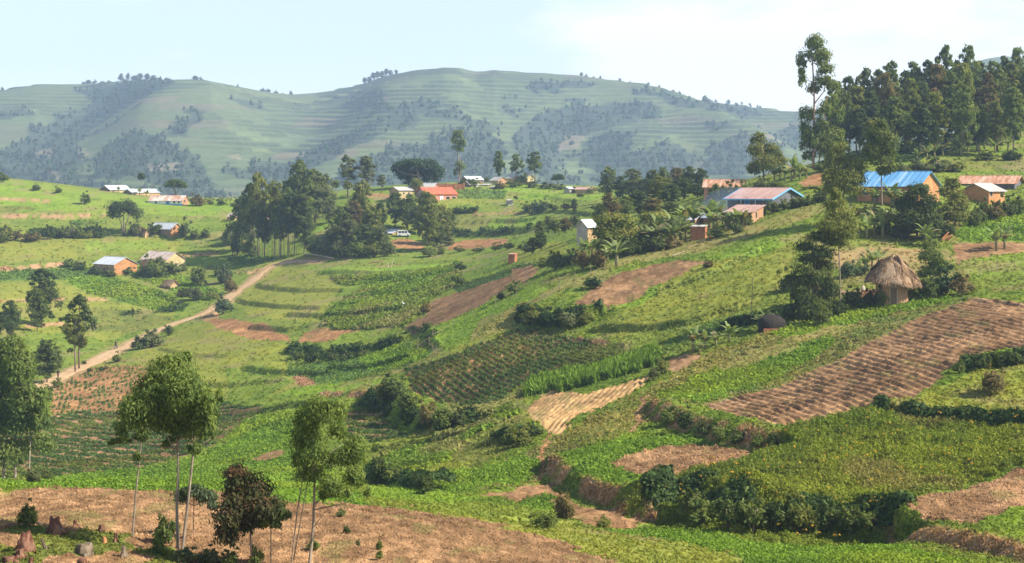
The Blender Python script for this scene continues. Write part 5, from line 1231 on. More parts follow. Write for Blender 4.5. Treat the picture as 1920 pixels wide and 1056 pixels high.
def house(label, u0, u1, u2, vb, wall_px, rise_px, yaw, wall='tan', roof='zinc', Y=None, style='gable', group=None, name='farmhouse', cat='house', gable=None, over=.35, wins=(), doors=(), stripe=None, trim=None, posts=False, deep=1.2):
    """u0..u1..u2: left end, near corner, right end of the walls in pixels; near corner stands at row vb"""
    c = at(u1, vb, Y); s = c.y / F; th = R(yaw)
    La, Wa = abs(math.cos(th)), abs(math.sin(th))
    if yaw < 0: L_ = (u1 - u0) * s / La; W_ = (u2 - u1) * s / Wa; loc = (L_ / 2, -W_ / 2)
    else: L_ = (u2 - u1) * s / La; W_ = (u1 - u0) * s / Wa; loc = (-L_ / 2, -W_ / 2)
    L_ = max(L_, 1.2); W_ = max(W_, 1.2)
    wh = wall_px * s; rh = rise_px * s
    zc = -(vb - VH) * s if Y is not None else c.z
    ox = c.x - (loc[0] * math.cos(th) - loc[1] * math.sin(th)); oy = c.y - (loc[0] * math.sin(th) + loc[1] * math.cos(th))
    if loc[0] > 0: ox = c.x - ((L_/2) * math.cos(th) - (-W_/2) * math.sin(th)); oy = c.y - ((L_/2) * math.sin(th) + (-W_/2) * math.cos(th))
    t = thing(name, label, cat, (ox, oy, zc), th, group)
    l, w = L_ / 2, W_ / 2
    # walls
    m = MB(); g = MB()
    zr = wh + rh
    if style == 'gable':
        for x, sgn in ((-l, -1), (l, 1)):
            f = [(x, -w, -deep), (x, w, -deep), (x, w, wh), (x, 0, zr - .06), (x, -w, wh)]
            g.add(f if sgn > 0 else f, [tuple(range(5)) if sgn > 0 else tuple(reversed(range(5)))])
    else:
        for x, sgn in ((-l, -1), (l, 1)):
            f = [(x, -w, -deep), (x, w, -deep), (x, w, zr - .05), (x, -w, wh - .05)]
            g.add(f, [tuple(range(4)) if sgn > 0 else tuple(reversed(range(4)))])
    hb = wh if style == 'gable' else zr - .05
    m.add([(-l, -w, -deep), (l, -w, -deep), (l, -w, wh - (.05 if style != 'gable' else 0)), (-l, -w, wh - (.05 if style != 'gable' else 0))], [(0, 1, 2, 3)])
    m.add([(-l, w, -deep), (l, w, -deep), (l, w, hb), (-l, w, hb)], [(3, 2, 1, 0)])
    if gable is None or gable == wall:
        m.add(g.v, g.f); m.build('wall', M[wall], t)
    else:
        m.build('wall', M[wall], t)
        k5 = len(g.v) // 2
        for q_ in (0, 1):
            g1 = MB(); g1.add(g.v[q_*k5:(q_+1)*k5], [tuple(i - q_*k5 for i in g.f[q_])]); g1.build('gable_wall', M[gable], t)
    # roof
    rb = MB(); o = over; k = o * rh / max(w, .1) if style == 'gable' else 0
    if style == 'gable':
        slab(rb, (-l-o, -w-o, wh-k+.05), (l+o, -w-o, wh-k+.05), (l+o, 0, zr+.05), (-l-o, 0, zr+.05), .05)
        slab(rb, (l+o, w+o, wh-k+.05), (-l-o, w+o, wh-k+.05), (-l-o, 0, zr+.05), (l+o, 0, zr+.05), .05)
    else:
        k = o * rh / (2 * w)
        slab(rb, (-l-o, -w-o, wh-k+.02), (l+o, -w-o, wh-k+.02), (l+o, w+o, zr+k+.02), (-l-o, w+o, zr+k+.02), .06)
    ro = rb.build('roof', M[roof], t)
    if roof not in ('thatch_base',) and style == 'gable' and s > .06:
        rc = MB(); rc.tube([(-l-o, 0, zr+.05), (l+o, 0, zr+.05)], .09, 6); rc.build('ridge_cap', M[roof], ro)
    if roof == 'thatch_base':
        P_, N_, D_ = [], [], []
        rr = np.random.default_rng(int(u0))
        for sgn in (-1, 1):
            q = 500; x = rr.uniform(-l-o, l+o, q); f = rr.uniform(0, 1.04, q); y = sgn * f * (w + o); z = zr + .08 - f * (zr - wh + k)
            P_.append(np.stack([x, y, z], 1)); nn = np.array([0, sgn * (rh), w]); N_.append(np.tile(nn / np.linalg.norm(nn), (q, 1))); D_.append(np.tile([0, sgn * w, -rh], (q, 1)))
        straw('straw', ro, np.concatenate(P_), np.concatenate(N_), np.concatenate(D_) / w, .7, .10, seed=int(u0))
    # openings: (face f/l/r, centre fraction along the face, width m, sill m, height m)
    def opening(kind, face, fr, ww, z0, hh, mat):
        fb, pb = MB(), MB(); e = .035
        if face == 'f':
            x = -l + fr * L_; y = -w
            fb.box(x-ww/2-.07, x+ww/2+.07, y-e, y+.05, z0-.07, z0+hh+.07); pb.box(x-ww/2, x+ww/2, y-e-.015, y+.04, z0, z0+hh)
        else:
            X = l if face == 'r' else -l; sg = 1 if face == 'r' else -1; y = -w + fr * W_
            xs = sorted((X + sg * e, X - sg * .05)); fb.box(*xs, y-ww/2-.07, y+ww/2+.07, z0-.07, z0+hh+.07)
            xs = sorted((X + sg * (e + .015), X - sg * .04)); pb.box(*xs, y-ww/2, y+ww/2, z0, z0+hh)
        fo = fb.build(kind, M['wood_pale' if kind == 'window' else 'wood'], t)
        pb.build('pane' if kind == 'window' else 'door_leaf', M[mat], fo)
    for q in wins: opening('window', *q[:5], q[5] if len(q) > 5 else 'dark')
    for q in doors: opening('door', *q[:5], q[5] if len(q) > 5 else 'door')
    if stripe:
        b = MB(); b.box(-l-.02, l+.02, -w-.02, -w+.05, -deep, stripe[1]); b.build('painted_base', M[stripe[0]], t)
    if trim:
        b = MB()
        for x in (-l-o, l+o):
            for sg in (-1, 1):
                b.add([(x-.03, sg*(w+o), wh-k-.16), (x+.03, sg*(w+o), wh-k-.16), (x+.03, 0, zr-.16), (x-.03, 0, zr-.16), (x-.03, sg*(w+o), wh-k+.11), (x+.03, sg*(w+o), wh-k+.11), (x+.03, 0, zr+.11), (x-.03, 0, zr+.11)],
                      [(0,1,2,3), (7,6,5,4), (0,4,5,1), (1,5,6,2), (2,6,7,3), (3,7,4,0)])
        b.box(-l-o, l+o, -w-o-.06, -w-o-.005, wh-k-.16, wh-k+.08)
        b.build('fascia', M[trim], t)
    if posts:
        for i in range(4):
            b = MB(); x = -l + .1 + (L_ - .2) * i / 3; b.tube([(x, -w-o+.12, -deep), (x, -w-o+.12, wh-k)], .07, 6); b.build('veranda_post', M['white'], t)
    return t

house('tan house with a bright zinc roof on the left slope', 164, 214, 248, 517, 21, 12, -42, 'tan', 'zinc', gable='orange', wins=(('f', .35, .7, 1.1, .8), ('f', .7, .7, 1.1, .8)), doors=(('f', .52, .9, 0, 1.9),))
house('cream gabled house with a half rusted roof behind the hedge', 250, 311, 341, 508, 20, 14, -42, 'cream', 'rust_white', wins=(('r', .5, .7, 1.2, .8),))
house('low brown thatched shed between the tan and the cream house', 262, 281, 292, 508, 11, 9, -42, 'brownwall', 'thatch_base', name='thatched_shed', cat='shed')
house('whitewashed roof farmhouse under the big round tree', 272, 320, 338, 447, 18, 10, -42, 'brownwall', 'zinc', gable='orange', doors=(('f', .5, .9, 0, 1.9),))
house('small thatched hut left of the whitewashed roof farmhouse', 240, 258, 268, 443, 9, 8, -42, 'brownwall', 'thatch_base', name='thatched_hut', cat='hut')
house('tiny thatched store with a lit end by the farmhouse', 264, 272, 278, 446, 9, 6, -42, 'tan', 'thatch_base', name='thatched_shed', cat='shed')
house('cream walled house with brown gable on the left skyline', 180, 207, 238, 365, 9, 8, 42, 'cream', 'zinc', gable='brownwall', Y=562, wins=(('l', .3, .7, .4, .8),))
house('lower skyline house with pale roof behind banana plants', 226, 248, 291, 369, 8, 6, 42, 'tan', 'zinc', gable='brownwall', Y=556)
house('long white school with blue doors and patchy rusted roof', 275, 342, 348, 386, 10, 9, -12, 'white', 'rust_white', gable='mud', stripe=('blue', .55), doors=(('f', .57, 1.2, .0, 1.75, 'blue'),), wins=(('f', .76, .6, .8, .9), ('f', .9, .6, .8, .9), ('f', .22, .6, .8, .9)), name='school_building', cat='school')
house('red roofed house with pink brick front and white door', 776, 800, 856, 380, 16, 12, 26, 'pink', 'redroof', gable='greywall', wins=(('f', .70, 1.1, 1.0, .8), ('f', .90, 1.1, 1.0, .8), ('f', .15, .8, 1.0, .8)), doors=(('f', .49, 1.1, 0, 2.0, 'white'),))
house('cream house with flat looking grey roof left of the red roof', 728, 748, 773, 370, 13, 6, 36, 'cream', 'zinc_dull', gable='tan', Y=480, wins=(('f', .35, .5, .9, .6), ('f', .7, .5, .9, .6)))
house('house with streaky grey roof just behind the red roof', 764, 811, 823, 363, 11, 8, -18, 'brownwall', 'zinc_dull', gable='pink', Y=496)
house('brown village house with dark roof and cream end wall', 868, 881, 898, 355, 9, 6, 48, 'brownwall', 'zinc_dull', gable='brownwall', Y=506, doors=(('f', .8, .9, 0, 1.3, 'white'),))
house('white roofed village house at the foot of the tall thin tree', 864, 878, 906, 346, 9, 6, 35, 'brownwall', 'zinc', Y=520)
house('village house with cream side and brown gable', 919, 934, 951, 347, 9, 6, -48, 'cream', 'zinc_dull', gable='mud', Y=517)
house('village house with pale roof partly hidden by the middle ridge tree', 948, 962, 975, 343, 9, 5, -40, 'tan', 'zinc_dull', Y=523)
house('small yellow gabled house on the village ridge', 981, 989, 1001, 339, 7, 5, -58, 'cream', 'zinc_dull', Y=522)
house('little red shed at the edge of the village crops', 918, 927, 935, 358, 7, 2, -40, 'mud_red', 'zinc_dull', style='mono', Y=500, name='shed', cat='shed')
house('low dark shed behind the village crops', 900, 914, 922, 353, 6, 2, -30, 'brownwall', 'zinc_dull', style='mono', Y=510, name='shed', cat='shed')
house('lone grey latrine on the bright ridge field', 949, 953, 962, 386, 10, 1.5, 24, 'greywall', 'zinc_dull', style='mono', over=.12, name='latrine', cat='latrine')
house('low white roofed hut at the right end of the ridge', 1058, 1068, 1079, 362, 8, 3, 40, 'greywall', 'zinc', Y=478)
house('long faded roof behind bushes at the right end of the ridge', 1079, 1106, 1117, 364, 9, 4, -35, 'tan', 'pinkroof', Y=474)
house('narrow grey gabled house with white roof beside the dark tree', 1082, 1102, 1120, 448, 23, 12, 45, 'tan', 'zinc', gable='greywall', over=.3, Y=262)
house('white roofed mud house left among the banana leaves', 1279, 1303, 1326, 428, 17, 10, -40, 'mud', 'zinc', Y=252)
house('white roofed mud house right among the banana leaves', 1322, 1352, 1368, 424, 18, 12, -40, 'mud', 'zinc', Y=250)
house('orange mud latrine at the foot of the banana grove', 1296, 1322, 1328, 447, 22, 2, -20, 'mud_red', 'zinc_dull', style='mono', over=.15, name='latrine', cat='latrine')
house('crumbling mud house with faded lean-to roof', 1364, 1409, 1437, 419, 21, 12, -38, 'brownwall', 'pinkroof', style='mono', gable='mud', over=.3, wins=(('r', .4, .35, .8, .9),))
house('long rusty roofed house above the dark hedge', 1322, 1392, 1402, 362, 12, 13, -14, 'pink', 'rust', Y=296)
house('dark walled house with light blue fascia and gable', 1374, 1447, 1521, 392, 20, 19, -44, 'darkwall', 'pinkroof', gable='darkwall', trim='bluetrim', posts=True, over=.5, wins=(('f', .45, .9, .7, 1.0, 'blue'), ('f', .85, .5, .7, 1.0)), Y=246)
hb_ = house('orange house with bright blue sheet roof on the right slope', 1624, 1722, 1782, 378, 30, 26, -38, 'orange', 'blueroof', wins=(('f', .15, .9, .9, 1.0), ('f', .5, .9, .9, 1.0)), doors=(('f', .3, 1.0, 0, 2.0),), over=.4, Y=229)
house('long rusty roofed house with dark walls at the right edge', 1809, 1902, 1950, 374, 30, 14, -26, 'darkwall', 'rust', over=.5, Y=252)
house('small orange plastered house with grey roof before the long rusty one', 1816, 1854, 1894, 379, 21, 13, 40, 'orange', 'zinc_dull', gable='orange', wins=(('f', .15, .6, .9, .8), ('f', .82, .5, .9, .6)), Y=238)
house('tiny thatched hut in the hedge garden by the path', 301, 320, 332, 542, 7, 8, -42, 'tan', 'thatch_base', name='thatched_hut', cat='hut')
house('small red brick hut alone on the valley edge', 953, 965, 970, 492, 15, 1.5, -25, 'mud_red', 'rust', style='mono', over=.15, name='brick_hut', cat='hut')
house('mud hut with white roof at the foot of the central clump', 564, 582, 608, 466, 14, 10, -48, 'mud_red', 'zinc', Y=446)
house('white roofed mud house in the undergrowth of the thicket', 606, 624, 640, 464, 14, 7, -40, 'mud', 'zinc', Y=450)
house('brown hut with one sloping pale roof right of the thicket', 719, 736, 746, 446, 9, 6, -40, 'brownwall', 'zinc', style='mono', gable='tan', Y=438, name='shed', cat='shed')
house('small tan house with patched roof left of the central clump', 424, 437, 447, 414, 8, 6, -38, 'tan', 'rust_white')
house('long dim house behind the stems of the central clump', 450, 490, 506, 420, 9, 6, -30, 'brownwall', 'zinc_dull', Y=478)

# two garden walls of the village
def wall_thing(label, pts, h, th_, mat, Y, posts=0):
    a = at(pts[0][0], pts[0][1], Y); b = at(pts[1][0], pts[1][1], Y + pts[2] if len(pts) > 2 else Y)
    d = b - a; ang = math.atan2(d.y, d.x); ln = math.hypot(d.x, d.y)
    t = thing('mud_wall', label, 'wall', a, ang); t['kind'] = 'thing'
    m = MB(); m.box(0, ln, -th_/2, th_/2, -1, h); m.build('wall_panel', M[mat], t)
    for i in range(posts):
        x = ln * i / (posts - 1); p = MB(); p.box(x-.22, x+.22, -th_/2-.1, th_/2+.1, -1, h+.35); p.build('pillar', M['orange'], t)
wall_thing('reddish mud wall with pale pillars behind the red roof', ((822, 356), (870, 355)), 2.0, .25, 'mud_red', 499, 4)
wall_thing('cream garden wall left of the cream house', ((700, 368), (729, 364)), .9, .2, 'cream', 487, 0)

# ---- round thatched hut
p = at(1672, 568); sH = p.y / F
hut = thing('thatched_hut', 'big round mud hut with shaggy straw roof among shrubs', 'hut', p, 0)
rw = 1.75; hw_ = 2.05
m = MB(); ns = 14
ring = [(rw * math.cos(2*math.pi*(i+.3)/ns), rw * math.sin(2*math.pi*(i+.3)/ns)) for i in range(ns)]
m.add([(x, y, -.7) for x, y in ring] + [(x * .98, y * .98, hw_ + .25) for x, y in ring], [(i, (i+1) % ns, ns+(i+1) % ns, ns+i) for i in range(ns)])
m.build('wall', M['mud'], hut)
m = MB(); a0 = math.radians(-97); c0 = Vector((math.cos(a0), math.sin(a0), 0)); tq = Vector((-c0.y, c0.x, 0))
for k_, (hwid, dep) in enumerate(((.40, .06), (.34, .09))):
    mm = MB(); q = c0 * (rw - .06)
    P8 = []
    for z in (0.0, 1.85 - .06 * k_):
        for o_, s_ in ((0, -1), (dep + .02, -1), (dep + .02, 1), (0, 1)):
            P8.append(tuple(q + c0 * o_ + tq * (hwid * s_) + Vector((0, 0, z))))
    mm.add(P8, [(0,1,2,3), (7,6,5,4), (0,4,5,1), (1,5,6,2), (2,6,7,3), (3,7,4,0)])
    if k_ == 0: dfo = mm.build('door', M['wood_pale'], hut)
    else: mm.build('door_leaf', M['door'], dfo)
r_e, z_e, z_t = 3.05, 2.05, 4.95
off = Vector((.12, 0, 0))
def rad_at(f, a): return r_e * (f ** .90) * (1 + .05 * math.sin(3 * a + 1) + .03 * math.sin(7 * a))
m = MB(); nr_, na_ = 9, 28
vs = [(off.x, off.y, z_t)]
for i in range(1, nr_ + 1):
    f = i / nr_
    for k in range(na_):
        a = 2 * math.pi * k / na_; rr_ = rad_at(f, a); vs.append((off.x + rr_ * math.cos(a), off.y + rr_ * math.sin(a), z_t - (z_t - z_e + .32 * math.cos(a)) * f ** 1.45 + .08 * math.sin(5 * a + 3 * f)))
fs = [(0, 1 + k, 1 + (k+1) % na_) for k in range(na_)]
for i in range(nr_ - 1):
    for k in range(na_): fs.append((1+i*na_+k, 1+(i+1)*na_+k, 1+(i+1)*na_+(k+1) % na_, 1+i*na_+(k+1) % na_))
b0 = 1 + (nr_-1)*na_
vs += [(off.x + (v[0]-off.x) * .86, off.y + (v[1]-off.y) * .86, v[2] - .12) for v in vs[b0:b0+na_]]
fs += [(b0+k, b0+na_+k, b0+na_+(k+1) % na_, b0+(k+1) % na_) for k in range(na_)]
fs.append(tuple(b0+na_+k for k in range(na_)))
m.add(vs, fs); hroof = m.build('roof', M['thatch_base'], hut, True)
r = np.random.default_rng(4); q = 9000
f = np.sqrt(r.uniform(.0, .98, q)); a = r.uniform(0, 2*np.pi, q)
rr_ = r_e * f ** .90 * (1 + .05 * np.sin(3*a+1) + .03 * np.sin(7*a)); z = z_t - (z_t - z_e + .32 * np.cos(a)) * f ** 1.45 + .08 * np.sin(5*a+3*f)
pts = np.stack([off.x + rr_*np.cos(a), off.y + rr_*np.sin(a), z], 1)
sl = np.stack([np.cos(a), np.sin(a), np.full(q, .95)], 1); dn = np.stack([np.cos(a), np.sin(a), np.full(q, -.95)], 1)
lump = .42 * (vn(a * 4.0, f * 5.0, 3) - .5); pts = pts + sl * lump[:, None] - np.array((0, 0, 1.)) * (f > 1)[:, None] * r.uniform(0, .14, (q, 1))
straw('straw', hroof, pts, sl / np.linalg.norm(sl, axis=1, keepdims=True), dn, .62, .10, ((.20, .115, .062), (.54, .36, .21)), seed=6)
m = MB(); m.tube([(off.x, off.y, z_t - .15), (off.x, off.y, z_t + .22)], [.34, .16], 8); m.build('straw_cap', M['thatch_base'], hroof)

# low straw lean-to at the left of the hut
p = at(1590, 566); t = thing('straw_shelter', 'low flat straw covered shelter left of the round hut', 'shelter', p, R(8))
m = MB(); m.box(-1.9, 1.9, -.8, .8, .85, 1.05); so = m.build('roof', M['thatch_base'], t)
r = np.random.default_rng(9); q = 700
straw('straw', so, np.stack([r.uniform(-2.05, 2.05, q), r.uniform(-.95, .9, q), np.full(q, 1.02)], 1), np.tile([0, -.2, 1.], (q, 1)), np.tile([.3, -1, -.3], (q, 1)) , .6, .08, seed=10)
for x in (-1.7, 0, 1.7):
    for y in (-.65, .65): m = MB(); m.tube([(x, y, -.5), (x, y, .86)], .05, 5); m.build('post', M['wood'], t)
# mud pot-shaped wall end beside the hut
p = at(1630, 562); t = thing('mud_wall', 'low pinkish mud wall joining the round hut', 'wall', p, R(6)); t['kind'] = 'thing'
m = MB(); m.box(-.9, 1.5, -.15, .15, -.5, 1.15); m.build('wall_panel', M['mud'], t)
m = MB(); m.tube([(-.75, 0, 1.1), (-.72, 0, 1.35), (-.7, 0, 1.6)], [.3, .24, .08], 8); m.build('wall_cap', M['wood_pale'], t)

# dark round mound on a brick foot
p = at(1446, 618); t = thing('earth_mound', 'dark rounded mound on a low brick foot beside a banana plant', 'mound', p, 0)
m = MB()
prof_ = [(1.15, -.4), (1.2, .2), (1.3, .55), (1.15, 1.05), (.8, 1.4), (.3, 1.62), (.02, 1.66)]
for i, (rr_, z_) in enumerate(prof_):
    for k in range(18):
        a = 2*math.pi*k/18; j_ = 1 + .07*math.sin(3*a+i) + .04*math.sin(5*a-i); m.v.append((rr_*j_*math.cos(a)*1.15, rr_*j_*math.sin(a), z_))
for i in range(len(prof_)-1):
    for k in range(18): m.f.append((i*18+k, i*18+(k+1) % 18, (i+1)*18+(k+1) % 18, (i+1)*18+k))
M['char'] = noise_mat('charred_earth', (.020, .016, .014), (.05, .04, .032), 4, .95, .5)
m.build('dome', M['char'], t, True)
m = MB(); m.box(-1.0, .7, -1.45, -1.2, -.4, .2); m.build('brick_foot', M['mud_red'], t)

# pile of orange boards beside the round dark tree
p = at(1774, 452); t = thing('timber_pile', 'heap of fresh orange sawn timber beside the reddish soil', 'timber', p, R(-20))
for i in range(7):
    m = MB(); m.box(-.55 - .1*(i % 3), .55 + .05*i, -.06, .06, 0, .14)
    o_ = m.build('board', M['orange'], t); o_.location = (.25*math.sin(i*1.7), .14*(i % 4) - .2, .10*i); o_.rotation_euler = (0, R(-38 + 9*(i % 3)), R(7*i))

# ------------------------------------------------------------------ fences and poles
def fence(label, pts, hpost, rails, mat='wood', Y=None, group=None, rr_=.035, name='post_fence'):
    P_ = [at(u, v, Y) for u, v in pts]
    t = thing(name, label, 'fence', P_[0], 0, group)
    for q in P_:
        m = MB(); b = q - P_[0]; h_ = hpost * random.uniform(.8, 1.2); m.tube([b + Vector((0, 0, -.3)), b + Vector((random.uniform(-.08, .08), 0, h_))], [rr_ * 1.2, rr_], 5); m.build('post', M[mat], t)
    for z in rails:
        m = MB(); m.tube([q - P_[0] + Vector((0, -.04, z + .08 * math.sin(i * 2.3 + z))) for i, q in enumerate(P_)], rr_ * .5, 5); m.build('rail', M['wood'], t)
fence('pole fence with thin posts right of the hut shrubs', [(1836,519),(1870,510),(1902,503),(1934,496),(1966,489)], 1.5, (.75, .45))
fence('line of thin stakes and rails along the lower diagonal field', [(784,655),(812,634),(850,611),(888,595),(930,578),(968,558)], 1.5, (.5,), 'wood')
fence('line of thin stakes under the tan field', [(1018,560),(1050,545),(1078,532),(1108,516),(1135,506)], 1.5, (.4,), 'wood')
fence('stakes and fallen poles along the sandy strip', [(1245,478),(1268,470),(1290,466),(1330,450),(1360,440),(1400,430)], 1.3, (.25,), 'wood', rr_=.028)
fence('broken stick fence at the field corner', [(805,652),(812,660),(818,668)], 1.3, (.6, .9), 'wood')
fence('stick fence above the long rusty roof', [(1866,322),(1874,321),(1882,320),(1890,319)], 1.4, (.5, 1.0), 'wood')
def pole(label, u, vb, vt, r0=.05, lean=0, mat='wood_pale', Y=None, name='wooden_pole'):
    p = at(u, vb, Y); h_ = -(vt - VH) / F * p.y - p.z
    m = MB(); m.tube([(0, 0, -.3), (lean * h_ * .5, 0, h_ * .5), (lean * h_, .03, h_)], [r0, r0 * .85, r0 * .6], 6)
    o = m.build(name, M[mat]); o.location = p; tag(o, label, 'pole')
pole('tall bare stake standing in the grassy slope', 1409, 606, 520, .05, .02, 'wood')
pole('leaning pale pole beside the red earth cut', 733, 503, 485, .09, .28)
pole('short upright pale pole beside the red earth cut', 728, 503, 493, .08, 0)
pole('tall thin wooden mast on the ridge left of the cream house', 695, 364, 318, .10, 0, 'wood', 495)
pole('thin wooden mast behind the thicket and below the cream house', 722, 425, 372, .09, 0, 'wood', 455)
pole('slim bare pole on the left skyline by the roofs', 285, 360, 341, .09, 0, 'wood', 575)
# plank over the ditch and fallen poles
def log(label, a, b, r0, mat, name='fallen_pole'):
    A_, B_ = at(*a), at(*b); d = B_ - A_
    m = MB(); m.tube([(0, 0, r0), d * .5 + Vector((0, 0, r0 * 2)), d + Vector((0, 0, r0))], [r0, r0 * .9, r0 * .8], 7)
    o = m.build(name, M[mat]); o.location = A_; tag(o, label, 'pole')
log('long fallen pole in the grass below the central clump', (572, 477), (626, 486), .18, 'wood_pale')
log('plank laid over the red earth cut in the valley', (694, 494), (718, 492), .16, 'bark_red', 'plank')
log('pale pole lying on the sandy strip below the bananas', (1262, 480), (1290, 470), .045, 'wood_pale')

# ------------------------------------------------------------------ stumps in the foreground
def stump(label, u, vb, hpx, wpx, mat, seed, lean=(0, 0)):
    p = at(u, vb); s = p.y / F; H = hpx * s * .68; Wd = wpx * s / 2 * .9; r = random.Random(seed)
    t = thing('tree_stump', label, 'stump', p, 0, 'stumps in the lower left corner')
    m = MB(); na = 14; nz_ = 8
    ph = [r.uniform(0, 6.28) for _ in range(4)]
    for i in range(nz_ + 1):
        f = i / nz_; rad = Wd * (1.05 - .50 * f ** .8 + .10 * math.sin(f * 5 + ph[0]))
        for k in range(na):
            a = 2*math.pi*k/na; j_ = 1 + .22*math.sin(3*a+ph[1]+f*1.5) * (1 - .5*f) + .12*math.sin(5*a+ph[2]) + r.uniform(-.07, .07)
            z_ = -.12 + (H + .12) * f + (f > .8) * H * (.07*math.sin(2*a+ph[3]) + r.uniform(-.09, .05))
            m.v.append((rad*j_*math.cos(a) + lean[0]*f*H, rad*j_*math.sin(a)*.9 + lean[1]*f*H, z_))
    for i in range(nz_):
        for k in range(na): m.f.append((i*na+k, i*na+(k+1) % na, (i+1)*na+(k+1) % na, (i+1)*na+k))
    m.v.append((lean[0]*H, lean[1]*H, H * .92)); c_ = len(m.v) - 1
    for k in range(na): m.f.append((nz_*na+k, nz_*na+(k+1) % na, c_))
    m.build('trunk_base', M[mat], t)
    for q in range(3 + seed % 2):
        a = q * 2.1 + r.uniform(0, 1); m = MB(); ca, sa = math.cos(a), math.sin(a)
        m.tube([(Wd*.5*ca, Wd*.45*sa, H*.28), (Wd*1.0*ca, Wd*.9*sa, H*.10), (Wd*1.6*ca, Wd*1.4*sa, -.06)], [Wd*.34, Wd*.26, Wd*.10], 7); m.build('root', M[mat], t, True)
stump('tall reddish pointed stump at the edge of the dug field', 104, 1000, 44, 34, 'stump', 1, (-.08, 0))
stump('broad dark reddish stump left of the pointed one', 46, 1032, 50, 38, 'stump', 2, (.05, 0))
stump('low red broken stump below the broad dark one', 38, 1046, 22, 30, 'stump', 3)
stump('thin leaning grey stump between the larger stumps', 88, 1030, 30, 10, 'stump_grey', 4, (-.5, 0))
stump('wide pale grey stump in the bottom left', 156, 1044, 36, 42, 'stump_grey', 5, (.1, 0))
stump('small freshly cut orange stump', 196, 1020, 20, 12, 'orange', 6)
stump('thin dark upright stump right of the orange one', 217, 1016, 24, 10, 'stump', 7)
stump('pinkish grey cone shaped stump at the right of the group', 232, 1044, 28, 18, 'stump_grey', 8)
stump('tiny brown stump at the upper edge of the group', 141, 986, 14, 12, 'stump', 9)
stump('little dark stump behind the orange one', 190, 996, 18, 16, 'stump', 10, (.1, 0))
stump('red brown stump at the very bottom of the view', 154, 1062, 20, 26, 'stump', 11)
stump('low reddish stump cut by the bottom left edge', 16, 1056, 18, 34, 'stump', 12)
stump('short black stump at the lower middle of the group', 58, 1062, 24, 14, 'stump', 13)

# ------------------------------------------------------------------ motorcycle, people, van, bird
def skin_body(name, joints, edges, radii, mat, parent, sub=1):
    me = bpy.data.meshes.new(name); me.from_pydata([tuple(j) for j in joints], edges, []); me.update(); me.materials.append(M[mat])
    o = link(name, me, parent)
    md = o.modifiers.new('skin', 'SKIN'); md.use_smooth_shade = True
    for i, r_ in enumerate(radii):
        sv = me.skin_vertices[0].data[i]; sv.radius = (r_, r_); sv.use_root = (i == 0)
    ss_ = o.modifiers.new('sub', 'SUBSURF'); ss_.levels = sub; ss_.render_levels = sub
    return o
def person(label, p, rz, pose, shirt, trousers):
    t = thing('person', label, 'person', p, rz)
    if pose == 'ride':   # faces +x, seat at 0.82
        J = [(-.15,0,.90),(-.10,0,1.15),(-.02,0,1.38),(.0,0,1.50),(.04,0,1.62),(.05,0,1.72), (.0,.19,1.38),(.18,.27,1.18),(.45,.26,1.10), (.0,-.19,1.38),(.18,-.27,1.18),(.45,-.26,1.10),
             (.22,.16,.84),(.14,.17,.42),(.28,.17,.36), (.22,-.16,.84),(.14,-.17,.42),(.28,-.17,.36)]
        shirtE = [(0,1),(1,2),(2,6),(6,7),(7,8),(2,9),(9,10),(10,11)]
    else:
        J = [(0,0,.92),(0,0,1.15),(0,0,1.38),(0,0,1.47),(.01,0,1.58),(.02,0,1.68), (0,.19,1.38),(-.04,.22,1.10),(.06,.22,.88), (0,-.19,1.38),(.06,-.22,1.10),(.16,-.21,.90),
             (.12,.09,.50),(.10,.09,.06),(.22,.09,.03), (-.08,-.09,.50),(-.22,-.09,.08),(-.12,-.09,.03)]
    R_ = [.13,.13,.14,.05,.085,.075,.06,.045,.035,.06,.045,.035,.075,.05,.035,.075,.05,.035]
    E_ = [(0,1),(1,2),(2,3),(3,4),(4,5),(2,6),(6,7),(7,8),(2,9),(9,10),(10,11),(0,12),(12,13),(13,14),(0,15),(15,16),(16,17)]
    skin_body('body', J, E_, R_, 'skin', t)
    def part(nm, ids, mat, f=1.22):
        mp_ = {k: i for i, k in enumerate(ids)}
        skin_body(nm, [J[k] for k in ids], [(mp_[a], mp_[b]) for a, b in E_ if a in mp_ and b in mp_], [R_[k] * f for k in ids], mat, t)
    part('shirt', [1, 2, 6, 7, 9, 10], shirt); part('trousers', [0, 1, 12, 13, 15, 16] if False else [0, 12, 13, 15, 16], trousers)
    m = MB(); hd = Vector(J[5])
    for i in range(4):
        for k in range(10):
            a = 2*math.pi*k/10; f = i/3*1.45; m.v.append(tuple(hd + Vector((-.012 + .088*math.cos(a)*math.cos(f), .088*math.sin(a)*math.cos(f), .01 + .095*math.sin(f)))))
    for i in range(3):
        for k in range(10): m.f.append((i*10+k, i*10+(k+1) % 10, (i+1)*10+(k+1) % 10, (i+1)*10+k))
    m.f.append(tuple(30 + k for k in range(10)))
    m.build('hair', M['rubber'], t, True)
    return t
pm = at(217, 655); pn = at(240, 648); dm_ = pn - pm; am = math.atan2(dm_.y, dm_.x)
pm = pm + Vector((0, 0, .06))
mc = thing('motorcycle', 'motorcycle ridden along the pale dirt path', 'motorcycle', pm, am)
